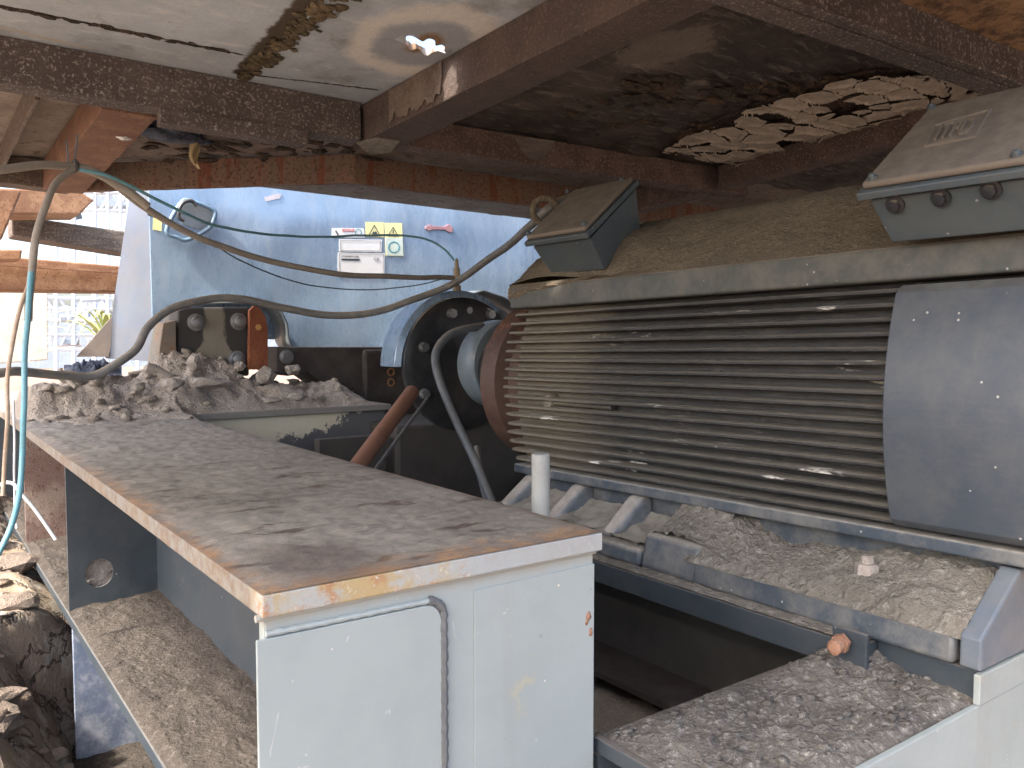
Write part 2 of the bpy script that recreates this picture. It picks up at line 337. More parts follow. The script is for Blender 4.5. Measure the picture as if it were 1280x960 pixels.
c = t.mix(t.rng(n1, .36, .64), (.06, .05, .045), (.17, .135, .115)); c = t.mix(t.rng(st, .52, .64), c, (.28, .24, .205)); c = t.mix(t.rng(n2, .60, .67), c, (.34, .29, .25))
gx, gy = deckc(830, 55, .14); g = t.math('ADD', t.dist((gx, gy, 0), (1.2, .75, 0)), t.math('MULTIPLY', t.math('SUBTRACT', n2, .5), .3)); c = t.mix(t.rng(g, .16, .12), c, (.30, .26, .22))
M['deckdark'] = t.done(c, .85, 0, t.math('ADD', n2, t.math('MULTIPLY', st, 1.)), 1., .03)
t = NT('deck_brown'); n1 = t.noise(3, 9, .7); n2 = t.noise(18, 9, .8, dist=.6)
c = t.mix(t.rng(n1, .38, .62), (.21, .165, .14), (.30, .25, .21)); c = t.mix(t.rng(n2, .54, .62), c, (.09, .06, .045))
M['deckbrown'] = t.done(c, .85, 0, n2, .8, .015)
t = NT('deck_orange'); n2 = t.noise(14, 9, .8); c = t.mix(t.rng(n2, .42, .6), (.42, .26, .14), (.13, .08, .055)); M['deckorange'] = t.done(c, .85, 0, n2, .8, .015)

# ------------------------------------------------------------------ ground
def ground_h(x, y):
    d = math.hypot(x-.1, y-4.0)
    m = .62*math.exp(-(d/2.6)**2)*(1 if x < .5 else max(0, 1-(x-.5)*1.5))
    return m
mb = MB()
def gp(i, j):                                     # grid finer near the machine
    u = (i-.5)*2; v = (j-.5)*2
    x = 0+math.copysign(abs(u)**3.2, u)*400; y = 3+math.copysign(abs(v)**3.2, v)*400
    return Vector((x, y, -1.42+ground_h(x, y)*.2+.03*fbm((x, y, 0), .7)))
mb.grid(90, 90, gp)
mb.build('ground', M['ground'], smooth='all', loc=(0, 0, -1.42), kind='structure')
mb = MB()
def rp(i, j):
    x = -3.4+i*4.2; y = .9+j*7.1
    edge = min(1, i*5, (1-i)*9, j*8, (1-j)*5)
    t_ = max(0, min(1, (y-1.6)/2.9))
    x += .10*noise.noise(Vector((y*3, 0, 0)))*i
    base = -.97+.22*t_-.12*max(0, -x)*.8
    z = base+.10*fbm((x, y, 1), 1.3, 3)+.03*abs(fbm((x, y, 4), 5, 5))+.014*fbm((x, y, 4), 22, 4)
    edge *= max(0, min(1, (max(.14*y+.06, (y-2.6)*1.5)-x)/.3)) if y < 3.1 else 1
    return Vector((x, y, -1.46+(z+1.46)*max(0, edge)**.7))
mb.grid(190, 300, rp)
# clods and broken lumps lying in the heap
for k in range(1100):
    x = random.uniform(-1.8, .36); y = random.uniform(1.5, 6.6); p = rp((x+3.4)/4.2, (y-.9)/7.1); s_ = random.choice((.006, .006, .008, .01, .012, .016, .024, .036))*random.uniform(.7, 1.4)
    mb.rock(p+Vector((0, 0, s_*.3)), (s_*random.uniform(.7, 1.6), s_, s_*.6), k, 1 if s_ < .04 else 2, .5)
t = NT('rubble_heap'); a = t.noise(2.2, 9, .7); b = t.noise(9, 9, .75, dist=.8); v = t.noise(4.3, 6, .6); f_ = t.noise(60, 6, .7); wv = t.noise(6, 6, .6, dist=.4)
c = t.mix(t.rng(a, .36, .62), (.37, .29, .21), (.28, .21, .17)); c = t.mix(t.rng(b, .5, .6), c, (.48, .42, .35)); c = t.mix(t.rng(v, .60, .68), c, (.16, .09, .09)); c = t.mix(t.rng(v, .36, .30), c, (.28, .25, .26))
c = t.mix(t.rng(t.math('ABSOLUTE', t.math('SUBTRACT', wv, .5)), .02, .0), c, (.07, .05, .04))
M['heap'] = t.done(c, .92, 0, t.math('ADD', t.math('MULTIPLY', b, 1.5), t.math('ADD', f_, t.rng(t.math('ABSOLUTE', t.math('SUBTRACT', wv, .5)), 0, .03))), .7, .015)
tag(mb.build('rubble', M['heap'], smooth='all'), 'heap of brown rubble, clods and dirty cloth on the ground left of the grey beam', 'rubble', kind='stuff')
mb = MB()
for k in range(260):
    x = random.uniform(-1.4, .5); y = random.uniform(1.5, 5.6)
    if x > .14*y-.12: continue
    p = rp((x+3.4)/4.2, (y-.9)/7.1); s_ = random.choice((.012, .016, .022, .03, .05, .07))*random.uniform(.7, 1.3)
    mb.rock(p+Vector((0, 0, s_*.25)), (s_*random.uniform(.8, 1.7), s_, s_*.55), k+900, 2, .3)
tag(mb.build('loose_stones', dusty('brown_stone', (.28, .23, .19), (.20, .16, .135), (.38, .33, .28), 2, .8, .01)), 'separate angular brown stones strewn over the rubble heap at the left edge', 'stones', kind='stuff')

# ------------------------------------------------------------------ foreground support beam
X0, X1, Y0, ZT = .40, 1.04, 1.135, -.36
root = thing('support_beam', 'pale grey box girder with a mud-caked top plate in the foreground', 'girder', (.72, 2.4, -1.32))
mb = MB()
def topf(i, j):
    x = X0+i*(X1-X0); y = Y0+(j**1.3)*(5.9-Y0)
    e = min(1, i*18, (1-i)*18, (y-Y0)*12)
    z = ZT+max(0, e)*(.004+.005*fbm((x*1.2, y*3, 2), 5, 5)+.0035*fbm((x, y*2, 2), 28, 4)+.012*max(0, y-2.9)*(.5+fbm((x, y, 0), 5, 4)))
    return Vector((x, y, z))
mb.grid(90, 300, topf)
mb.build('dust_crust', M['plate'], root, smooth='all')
mb = MB(); 
mb.extrude([(X0, Y0, ZT-.035), (X1, Y0, ZT-.035), (X1, Y0, ZT-.0015), (X0, Y0, ZT-.0015)], (0, 4.76, 0))
mb.build('top_plate', M['rim'], root, bevel=.003)
# end plate: panel, raised stiffening strip, weld seams
ZB = -1.30
mb = MB().box((X0+.006, Y0+.012, ZB), (X1-.012, Y0+.034, ZT-.0355)); mb.build('end_plate', M['end'], root, bevel=.004)
def plate2(px0, px1, ytop0, ytop1, rad, th):
    pts = []
    a = onY(px0, ytop0, Y0+.012); b_ = onY(px1, ytop1, Y0+.012); z0 = a.z; z1 = b_.z
    pts = [(a.x, ZB), (b_.x, ZB), (b_.x, z1-rad)]
    for k in range(7):
        q = k/6*math.pi/2; pts.append((b_.x-rad+rad*math.cos(q), z1-rad+rad*math.sin(q)))
    pts.append((a.x, z0))
    return [(x, Y0+.0118, z) for x, z in pts]
pl = plate2(319, 549, 800, 752, .028, .008)
mb = MB().extrude(pl, (0, -.0055, 0)); mb.build('cover_plate', M['end'], root, bevel=.0025)
mb = MB(); path = [Vector(p)+Vector((.006, -.003, .006)) for p in pl[1:]]; path[0].x += 0
fine = []
for i in range(len(path)-1):
    n_ = max(1, int((path[i+1]-path[i]).length/.008))
    for k in range(n_): fine.append(path[i].lerp(path[i+1], k/n_)+Vector((.0006*random.uniform(-1, 1), 0, .0006*random.uniform(-1, 1))))
vert = [p for p in fine if p.x > pl[1][0]-.03]; horz = [p for p in fine if p.x <= pl[1][0]-.02]
mb.tube(vert, [.0072+.0013*math.sin(i*2.1) for i in range(len(vert))], 8)
MB().tube(horz, [.0045+.001*math.sin(i*2.1) for i in range(len(horz))], 8).build('weld_seam', M['end'], root, smooth=True)
t_w = paint('weld_bead', (.085, .095, .10), (.12, .13, .14), .5, rust=.1, dustall=.2, bump=.4, sc=3)
mb.build('weld_seam', t_w, root, smooth=True)
a = onY(592, 738, Y0+.012); b_ = onY(742, 704, Y0+.012)
mb = MB().extrude([(a.x, Y0+.0118, ZB), (b_.x, Y0+.0118, ZB), (b_.x, Y0+.0118, b_.z), (a.x, Y0+.0118, a.z)], (0, -.0022, 0)); mb.build('cover_plate', M['end'], root, bevel=.001)
a = onY(320, 786, Y0+.010); b_ = onY(749, 700, Y0+.010)
mb = MB().tube([(a.x, Y0+.012, ZT-.037), (b_.x-.01, Y0+.012, ZT-.037)], .0055, 8); mb.build('weld_seam', M['end'], root, smooth=True)
# small spatter and rust blemishes on the end plate
mb = MB()
for px, py, s_ in ((735, 770, .006), (738, 790, .005), (733, 778, .004)):
    mb.rock(onY(px, py, Y0+.010), (s_, .003, s_*1.6), px, 1)
mb.build('rust_blister', M['boltrust'], root, smooth='all')
mb = MB().box((.66, Y0+.034, -.84), (.675, 5.9, ZT-.0355)); mb.build('web', M['bluegrey'], root, bevel=.002)
mb = MB().box((X1-.05, Y0+.034, -1.3), (X1-.036, 3.9, ZT-.0355)); mb.build('web', M['bluegrey'], root, bevel=.002)
# dusty lower shelf (flange)
ZS = -.845
mb = MB().box((X0-.004, Y0+.034, ZS-.03), (X1-.05, 5.9, ZS)); mb.build('lower_flange', M['bluegrey'], root, bevel=.003)
mb = MB()
def sf(i, j):
    x = X0+i*(.66-X0); y = Y0+.04+(j**1.2)*4.6
    e = min(1, i*10)*1.0
    z = ZS+.001+max(0, e)*(.012+.012*fbm((x, y, 3), 4, 5)+.006*fbm((x, y, 3), 22, 4)+.05*max(0, i-.72)*3*(.6+.5*noise.noise(Vector((y*5, 0, 0))))*.5)
    return Vector((x, y, z))
mb.grid(70, 260, sf)
M['shelfdust'] = dusty('brown_shelf_dust', (.095, .08, .068), (.065, .055, .048), (.17, .148, .13), 1., .9, .014)
mb.build('dust_layer', M['shelfdust'], root, smooth='all')
# stiffeners
for i, (y, m_) in enumerate(((2.845, M['bluegrey']), (3.9, grainy('rusty_stiffener', (.20, .13, .11), (.30, .23, .19), (.14, .07, .05), .7)), (5.0, M['bluegrey']))):
    mb = MB()
    if i == 0:
        c_ = onY(124, 716, y); r_ = .045; N_ = 28; L = []; x0, x1, z0, z1 = X0+.003, .66, ZS+.001, ZT-.036
        # plate with a round hole: outer loop stitched to the hole loop
        outer = []
        for k in range(N_):
            q = 2*math.pi*k/N_; dx, dz = math.cos(q), math.sin(q)
            tt = min(((x1-c_.x)/dx if dx > 1e-6 else (x0-c_.x)/dx if dx < -1e-6 else 9), ((z1-c_.z)/dz if dz > 1e-6 else (z0-c_.z)/dz if dz < -1e-6 else 9))
            outer.append((c_.x+dx*tt, c_.z+dz*tt))
        for cx, cz in ((x0, z0), (x1, z0), (x1, z1), (x0, z1)):
            k = min(range(N_), key=lambda k: (outer[k][0]-cx)**2+(outer[k][1]-cz)**2); outer[k] = (cx, cz)
        inner = [(c_.x+r_*.92*math.cos(2*math.pi*k/N_), c_.z+r_*math.sin(2*math.pi*k/N_)) for k in range(N_)]
        V = [(x, y, z) for x, z in outer]+[(x, y, z) for x, z in inner]+[(x, y+.012, z) for x, z in outer]+[(x, y+.012, z) for x, z in inner]
        Fc = []
        for k in range(N_):
            k2_ = (k+1) % N_
            Fc += [(k, k2_, N_+k2_, N_+k), (2*N_+k2_, 2*N_+k, 3*N_+k, 3*N_+k2_), (N_+k, N_+k2_, 3*N_+k2_, 3*N_+k), (k2_, k, 2*N_+k, 2*N_+k2_)]
        mb.add(V, Fc)
    else: mb.box((X0+.003, y, ZS+.001), (.66, y+.012, ZT-.036))
    mb.build('stiffener', m_, root)
    if i == 0:                                     # dirt packed behind the hole
        MB().grid(14, 14, lambda a_, b2: Vector((c_.x-.07+a_*.14, y+.02+.012*fbm((a_*3, b2*3, 0), 2), c_.z-.07+b2*.14))).build('dirt_plug', M['rockl'], root, smooth='all')
# lower gusset, base flange with dust
g0 = 2.80
M['speckled'] = paint('speckled_blue', (.20, .25, .35), (.15, .19, .27), .5, dustall=.8, dc=(.62, .63, .68), bump=.3, sc=1.6)
mb = MB().box((X0+.003, g0, -1.30), (X1-.06, g0+.014, ZS-.031)); mb.build('gusset', M['speckled'], root, bevel=.002)
mb = MB().box((X0-.04, Y0+.04, -1.335), (X1-.05, 5.9, -1.301)); mb.build('base_flange', M['bluegrey'], root, bevel=.003)
mb = MB().grid(40, 120, lambda i, j: Vector((X0-.035+i*.6, Y0+.05+j*2.3, -1.30+.012+.014*fbm((i, j*5, 5), 4, 5)))); mb.build('dust_layer', M['shelfdust'], root, smooth='all')

# ------------------------------------------------------------------ cross pedestal under the gearbox
root = thing('cross_pedestal', 'cream and black peeling cross girder heaped with ash under the gearbox', 'girder', (1.6, 4.6, -1.35))
PY = 3.96; PX1 = 2.11
mb = MB().box((X1+.002, PY, ZT-.03), (PX1, 5.85, ZT)); mb.build('top_plate', paint('dusty_edge', (.26, .25, .23), (.2, .19, .18), .8, dustall=.6, bump=.4), root, bevel=.003)
mb = MB().box((X1+.02, PY+.03, -1.3), (PX1-.02, 5.8, ZT-.031)); mb.build('front_panel', M['creamface'], root, bevel=.003)
mb = MB()
def ash(i, j):
    x = X0+.003+i*(PX1-X0-.01); y = 2.75+j*3.1
    e = max(0, min(1, i*25, (1-i)*8, (1-j)*6))*min(1, max(0, (y-2.85)/.9+.5*fbm((x, y, 9), 3, 3)))**1.3*(.38 if y < PY-.05 else min(1, .38+(y-PY+.05)*3)); 
    if x > X1: e = min(e, max(0, (y-PY-.01)*9))
    ridge = .13*math.exp(-((y-4.35)/.28)**2)*math.exp(-((x-1.15)/.62)**2)+.045*math.exp(-((y-4.2)/.5)**2)
    lump = .045*max(0, fbm((x, y, 2), 2.6, 4)+.15)+.018*abs(fbm((x, y, 7), 9, 3))+.012*fbm((x, y, 7), 30, 3)
    lo = ZT-.01
    return Vector((x, y, lo+e*(.012+ridge*(1+.6*fbm((x, y, 1), 5, 3))+lump)))
mb.grid(200, 240, ash)
mb.f = [f for f in mb.f if not any(mb.v[i].x > X1+.001 and mb.v[i].y < PY for i in f)]
mb.build('ash_heap', M['ash'], root, smooth='all')
mb = MB()
for k in range(150):
    x = random.uniform(.42, 2.0); y = random.triangular(3.5, 4.9, 4.2)
    if x > X1 and y < PY+.03: continue
    p = ash((x-X0-.003)/(PX1-X0-.01), (y-2.75)/3.1); s_ = random.choice((.008, .012, .018, .026)); mb.rock(p+Vector((0, 0, s_*.3)), (s_*random.uniform(.8, 1.8), s_, s_*.6), k, 1, .5)
tag(mb.build('loose_ash', M['ash'], smooth='all'), 'small loose ash crumbs scattered on the ash heap below the blue guard', 'rubble', kind='stuff')
chunks = [((262, 478), (.10, .045, .028), 4.02, 'long pale block lying flat below the two-bolt bearing block'), ((215, 480), (.055, .05, .035), 4.02, 'rounded pale lump left of the long pale block'),
          ((243, 452), (.035, .03, .045), 4.2, 'upright tan lump in front of the bearing block, left of its lower bolt'), ((300, 458), (.035, .03, .025), 4.2, 'grey stone against the lower bolt of the bearing block'),
          ((340, 500), (.05, .035, .018), 3.99, 'whitish clod on the plate edge under the red rusty rib'), ((372, 496), (.05, .035, .022), 3.99, 'rightmost whitish clod on the pedestal edge'),
          ((332, 470), (.05, .04, .045), 4.12, 'pinkish lump at the foot of the red rusty rib'), ((365, 462), (.045, .04, .03), 4.25, 'flat tan chunk right of the red rusty rib'),
          ((190, 462), (.05, .04, .03), 4.3, 'tan lump beside the loop of the grey cable, behind the rounded one'), ((85, 470), (.06, .05, .03), 4.2, 'brown clod at the far left of the ash heap under the cable')]
for i, ((px, py), s_, y, lb) in enumerate(chunks):
    mb = MB().rock(onY(px, py, y), tuple(v*.85 for v in s_), i+3, 2, .30)
    tag(mb.build('rubble_chunk', M['rockl'] if i not in (3, 9) else M['ash']), lb, 'rubble chunk', 'broken lumps on the pedestal')
# crumpled dark cloth
mb = MB().grid(50, 30, lambda i, j: onY(80+i*72, 469-j*13, 4.25+j*.25)+Vector((0, 0, (.06*abs(fbm((i*4, j*4, 2), 1.6, 4))+.02)*math.sin(i*math.pi)*math.sin(j*math.pi))))
tag(mb.build('rag', M['bluecloth'], smooth='all'), 'crumpled black and blue rag on the ash by the lower left corner of the guard', 'rag')

# ------------------------------------------------------------------ skid frame under the motor
root = thing('skid_frame', 'grey steel skid frame with dust-covered cross member under the motor', 'skid frame', (2.3, 2.0, -1.35))
CZ = -.76
mb = MB().box((1.045, .79, CZ-.03), (4.6, 1.165, CZ)); mb.build('cross_plate', M['bluegrey'], root, bevel=.003)
mb = MB().box((1.045, .7885, -1.33), (4.6, .802, CZ+.004)); mb.build('end_face', M['end'], root, bevel=.002)
mb = MB().box((1.76, .786, CZ+.005), (4.6, .80, -.692)); mb.build('end_face', M['end'], root, bevel=.002)
mb = MB().box((1.045, 1.15, -1.33), (1.9, 1.162, CZ-.031)); mb.build('inner_web', M['bluegrey'], root)
mb = MB()
def cd_(i, j):
    x = 1.06+i*.95; y = .805+j*.355
    e = max(0, min(1, (1-j)*7, i*12, j*14)); pile = .10*max(0, (i-.45))*2*math.exp(-((j-.85)/.35)**2)
    return Vector((x, y, CZ+.001+e*(.008+pile*.6+.018*abs(fbm((x, y, 3), 9, 5))+.006*fbm((x, y, 3), 40, 4))))
mb.grid(170, 70, cd_)
for k in range(240):
    i, j = random.random(), random.uniform(.02, .97); s_ = random.choice((.003, .004, .006, .009)); mb.rock(cd_(i, j)+Vector((0, 0, s_*.2)), (s_*1.5, s_, s_*.6), k, 1, .5)
M['crust'] = dusty('coarse_grey_crust', (.25, .23, .205), (.14, .13, .12), (.60, .57, .52), 1.1, 1.0, .02)
mb.build('dust_layer', M['crust'], root, smooth='all')
# longitudinal beam under the near motor feet
mb = MB().box((1.72, 1.025, CZ+.0015), (1.99, 3.6, -.694)); mb.build('rail', M['bluegrey'], root, bevel=.003)
mb = MB().grid(6, 220, lambda i, j: Vector((1.719+i*.056, 1.03+j*2.55, -.694+.004+.006*(.5+fbm((i*.1, j*2.6, 0), 14, 4))*(1 if 0 < i else .3)))); mb.build('dust_strip', M['sandgrey'], root, smooth='all')
mb = MB().box((1.94, 1.166, -1.06), (1.955, 4.2, CZ)); mb.build('inner_web', paint('brown_grey_web', (.085, .08, .072), (.065, .06, .055), .6, dust=.4, dustall=.5, dc=(.12, .11, .09), bump=.2), root)
mb = MB().box((1.765, 1.166, -1.085), (2.12, 4.2, -1.061)); mb.build('bottom_flange', paint('dark_brown_flange', (.06, .045, .04), None, .7, dustall=.2, bump=.2), root, bevel=.003)
mb = MB().box((1.785, .803, CZ+.001), (2.0, 1.024, -.694)); mb.build('foot_pad', M['bluegrey'], root, bevel=.003)
mb = MB().box((1.62, 1.0, -1.36), (4.6, 4.2, -1.30)); mb.build('base_sheet', M['ash'], root)
mb = MB().grid(60, 120, lambda i, j: Vector((1.06+i*.85, 1.17+j*2.6, -1.13+.05*fbm((i*2, j*5, 0), 1.2, 4)+.01*fbm((i*2, j*5, 0), 14, 3)))); mb.build('sand_bed', dusty('sand_bed', (.50, .43, .33), (.40, .33, .25), (.6, .54, .44), 1.2, 1., .014), root, smooth='all')
for x in (2.95,): mb = MB().box((x-.13, .81, CZ+.001), (x+.13, 3.6, -.694)); mb.build('rail', M['bluegrey'], root, bevel=.003)
mb = MB().box((2.9, 1.166, -1.3), (2.92, 4.2, CZ-.001)); mb.build('inner_web', M['darkwall'], root)
# clip with rusty jacking bolt
a = onX(1042, 772, 1.70); b_ = onX(1084, 838, 1.70)
mb = MB().box((1.695, b_.y, CZ+.012), (1.708, a.y, -.655)); mb.build('jack_lug', M['bluegrey'], root, bevel=.003)
q = onX(1056, 801, 1.69); bd = Vector((-.8, -.15, .0)).normalized()
bo = MB().lathe([(0, .012), (.05, .012)], q-bd*.0, bd, 16).lathe([(.015, .021), (.033, .021)], q, bd, 6).lathe([(.045, .017), (.062, .016), (.066, .01)], q, bd, 12).noise(.003, 90)
bo.build('jack_bolt', M['boltrust'], root, smooth=True)

# ------------------------------------------------------------------ electric motor
root = thing('electric_motor', 'large dark finned electric motor with dust-covered top and two terminal boxes', 'motor', (2.35, 1.8, -.69))
VA, ZA = 2.35, -.165
def tl(p): return Vector((p.x, p.y, p.z-.018*(p.y-1.065)))
def tilt(mb):
    for i, p in enumerate(mb.v): mb.v[i] = tl(p)
    return mb
def vo(z): k = (z-ZA)/.30; return 1.935-.055*(1-k*k)
mb = MB(); zf0, zf1, NF = .108, -.448, 17
core = [(vo(z)+.058, z) for z in [.13-.595*k/12 for k in range(13)]]
mb.extrude([(x, .45, z) for x, z in core]+[(2*VA-x, .45, z) for x, z in reversed(core)], (0, 2.155, 0))
for side in (0, 1):
    for k in range(NF):
        z = zf0+(zf1-zf0)*k/(NF-1); e = 2.632+random.uniform(-.012, .008)
        tip = vo(z); rt = tip+.058; n_ = 36; pts = []
        ph = random.random()*9
        for i in range(n_+1):
            y = 1.0+(e-1.0)*i/n_; wob = .0016*noise.noise(Vector((y*4, k*3.3, 0))); tp = tip+(.012 if i == n_ else 0)
            sec = [(rt, z+.009), (tp+.006, z+.0065+wob), (tp, z+.0025+wob), (tp, z-.003+wob), (tp+.008, z-.006+wob), (rt, z-.009)]
            if side: sec = [(2*VA-x, zz) for x, zz in reversed(sec)]
            pts.append([Vector((x, y, zz)) for x, zz in sec])
        V = [p for r_ in pts for p in r_]; Fc = [(i*6+q_, (i+1)*6+q_, (i+1)*6+q_+1, i*6+q_+1) for i in range(n_) for q_ in range(5)]+[tuple(range(n_*6, n_*6+6))]
        mb.add(V, Fc)
M['fins'] = None
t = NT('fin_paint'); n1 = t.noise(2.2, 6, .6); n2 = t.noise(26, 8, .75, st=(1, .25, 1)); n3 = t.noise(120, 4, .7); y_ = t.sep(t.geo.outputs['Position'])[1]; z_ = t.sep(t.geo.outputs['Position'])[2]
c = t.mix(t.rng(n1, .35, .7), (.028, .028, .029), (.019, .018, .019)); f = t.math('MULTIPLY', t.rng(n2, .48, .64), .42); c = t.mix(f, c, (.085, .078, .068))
k_ = t.math('MULTIPLY', t.rng(t.math('ADD', y_, t.math('MULTIPLY', t.math('SUBTRACT', n2, .5), .3)), 2.0, 2.35), .75); c = t.mix(k_, c, t.mix(n2, (.23, .195, .14), (.13, .11, .08)))  # tan zone at the coupling end: sun patch painted into the fin colour
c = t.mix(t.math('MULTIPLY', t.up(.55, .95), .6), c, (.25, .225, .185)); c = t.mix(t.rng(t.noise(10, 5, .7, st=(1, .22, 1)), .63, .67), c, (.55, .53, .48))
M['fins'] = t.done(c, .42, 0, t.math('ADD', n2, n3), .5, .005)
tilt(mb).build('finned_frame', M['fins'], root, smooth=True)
# lug on the fins
q = onX(684, 502, 1.90); mb = MB().lathe([(-.04, .03), (.01, .03), (.02, .024), (.024, .0)], q+Vector((.02, 0, 0)), (-1, 0, 0), 24); mb.lathe([(0, .012), (.30, .010)], q+Vector((.015, -.03, 0)), (0, -1, 0), 10)
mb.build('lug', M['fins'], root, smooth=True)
# top rail strip and bottom ledge
mb = MB().box((1.925, .45, .132), (2*VA-1.925, 2.64, .214)); tilt(mb).build('top_rail', paint('rail_paint', (.058, .068, .066), (.05, .056, .05), .5, dust=1., dc=DUST, dustall=.25, specks=.5, bump=.3), root, bevel=.008, segs=3)
mb = MB().box((1.922, .45, -.500), (2*VA-1.922, 2.61, -.466)); tilt(mb).build('bottom_rail', M['motor'], root, bevel=.006, segs=3)
# crusted top cover
mb = MB(); sec = [(1.934, .2142), (1.945, .222), (2.0, .262), (2.1, .34), (2.2, .415), (2.26, .44), (2.35, .452), (2.45, .44), (2.52, .41), (2.62, .33), (2.765, .2142)]
def secp(s_):
    L = [0]
    for a_, b2 in zip(sec, sec[1:]): L.append(L[-1]+math.hypot(a_[0]-b2[0], a_[1]-b2[1]))
    d = s_*L[-1]
    for i in range(len(sec)-1):
        if d <= L[i+1]+1e-9:
            k = (d-L[i])/(L[i+1]-L[i]); return sec[i][0]+(sec[i+1][0]-sec[i][0])*k, sec[i][1]+(sec[i+1][1]-sec[i][1])*k
def cov(i, j):
    x, z = secp(i); yend = 2.66+.05*math.sin(i*math.pi); y = .45+j*(yend-.45)
    if j > .985: z = .2142+(z-.2142)*(1-(j-.985)/.015*.55); 
    n_ = .010*fbm((x, y, z), 7, 4)+.004*fbm((x, y, z), 45, 3); e = min(1, i*25, (1-i)*25)
    dep = .05*math.exp(-((y-2.45)/.22)**2)*math.exp(-((x-2.0)/.09)**2)
    return Vector((x, y, z+e*n_+dep))
mb.grid(130, 420, cov)
tilt(mb).build('top_cover', M['sand'], root, smooth='all')
mb = MB(); e0 = [cov(k/24, 1) for k in range(25)]; mb.add(e0+[Vector((p.x, p.y-.02, .214)) for p in e0], [(k, k+25, k+26, k+1) for k in range(24)]); tilt(mb).build('end_cover', M['sand'], root)
# dust clinging over the left end of the rail
mb = MB().grid(60, 30, lambda i, j: Vector((1.936-.022*math.sin(j*math.pi)*(.5+.6*abs(fbm((i*3, j, 1), 2, 4)))*math.sin(min(1, i*4)*math.pi/2), 2.05+i*.6, .225-(j*.07)*(i**1.3+.12*fbm((i*8, 0, 0), 1, 3)))))
tilt(mb).build('dust_crust', M['sand'], root, smooth='all')
# fan cowl
def cowl_sec(off):
    P = []; rc = .02
    for k in range(31):
        z = .120-.575*k/30; kk = min(1, (.120-z)/rc, (z+.455)/rc); P.append((vo(z)-.022+off+(1-math.sqrt(max(0, 1-(1-kk)**2)))*.02, z))
    return P
mb = MB(); O_ = cowl_sec(0); I_ = cowl_sec(.004)
def cyf(z): return 1.068+.0*z
P = [(x, z) for x, z in O_]; Q = [(2*VA-x, z) for x, z in reversed(O_)]
mb.extrude([(x, cyf(z), z) for x, z in P+Q], (0, -.62, 0)); tilt(mb).build('fan_cowl', M['cowl'], root, bevel=.003)
# end shield, bearing cap
mb = MB().lathe([(0, .31), (.20, .315), (.24, .29), (.26, .345), (.35, .355), (.37, .34), (.352, .20)], (VA, 2.60, ZA-.03), (0, 1, 0), 72); mb.build('end_shield', M['redrust'], root, smooth=True)
# feet: sloping ribs, ledge, gusset, back wall
mb = MB().box((1.99, .80, -.688), (2.02, 2.62, -.50)); mb.build('foot_wall', M['motor'], root)
def rib(y, wd, pxw=None, top=.0, z1=-.5, xo=1.80):
    return MB().extrude([(1.945, y, z1), (2.0, y, z1), (2.0, y, -.64), (xo, y, -.64)], (0, wd, 0))
for y in (1.62, 1.93, 2.22, 2.5):
    rb = rib(y, .07, z1=-.505-.018*(y-1.065)); rb.build('foot_rib', paint('rib_paint', (.13, .15, .18), (.10, .12, .14), .45, dust=1., dc=(.42, .39, .35), dustall=.4, bump=.3) if y == 1.62 else bpy.data.materials['rib_paint'], root, bevel=.022, segs=4, smooth=True)
mb = MB().extrude([(1.765, .845, -.69), (2.0, .845, -.69), (2.0, .845, -.625), (1.775, .845, -.625)], (0, .72, 0)); mb.build('foot', M['motor'], root, bevel=.012, segs=3, smooth=True)
mb = MB().extrude([(1.765, 1.55, -.69), (2.0, 1.55, -.69), (2.0, 1.55, -.585), (1.79, 1.55, -.585)], (0, .22, 0)); mb.build('foot', M['motor'], root, bevel=.016, segs=3, smooth=True)
mb = MB().extrude([(1.765, 1.77, -.69), (2.0, 1.77, -.69), (2.0, 1.77, -.638), (1.775, 1.77, -.638)], (0, .85, 0)); mb.build('foot', M['motor'], root, bevel=.014, segs=3, smooth=True)
mb = MB().extrude([(1.94, .79, -.503), (2.06, .79, -.503), (2.06, .79, -.689), (1.77, .79, -.689), (1.77, .79, -.62)], (0, .045, 0)); mb.build('foot_gusset', paint('pale_blue_foot', (.12, .15, .185), (.10, .12, .15), .45, dustall=.35, bump=.2), root, bevel=.006)
# sandy heap in the foot pocket
mb = MB()
def pk(i, j):
    y = .828+i*.77; x = 1.77+j*.227
    hgt = (.06*math.exp(-((i-.14)/.2)**2)+.022*math.exp(-((i-.45)/.2)**2)+.065*math.exp(-((i-1.0)/.14)**2))*min(1, .25+j*1.2)
    e = max(0, min(1, j*9)); 
    return Vector((x, y, -.632+e*(.012+hgt+.05*j+.014*fbm((x, y, 5), 14, 5)+.005*fbm((x, y, 5), 60, 3))))
mb.grid(220, 70, pk); mb.build('dust_heap', M['sandgrey'], root, smooth='all')
q = pk(.36, .45); mb = MB().lathe([(0, .028), (.03, .026), (.032, .015), (.05, .014)], q-Vector((0, 0, .005)), (0, 0, 1), 6).noise(.004, 60); mb.build('foot_bolt', M['rockl'], root, smooth=True)
mb = MB().grid(60, 18, lambda i, j: Vector((1.80+j*.18, 1.78+i*.8, -.636+.010+.05*j**2+.012*fbm((i*4, j, 5), 3, 4)))); mb.build('dust_layer', M['motor'], root, smooth='all')
mb = MB().grid(40, 30, lambda i, j: Vector((1.80+j*.19, 1.55+i*.2, -.584+.012*math.sin(i*3.1)+.12*j**1.5+.012*fbm((i*3, j*2, 5), 3, 4)))); mb.build('dust_heap', M['sandgrey'], root, smooth='all')

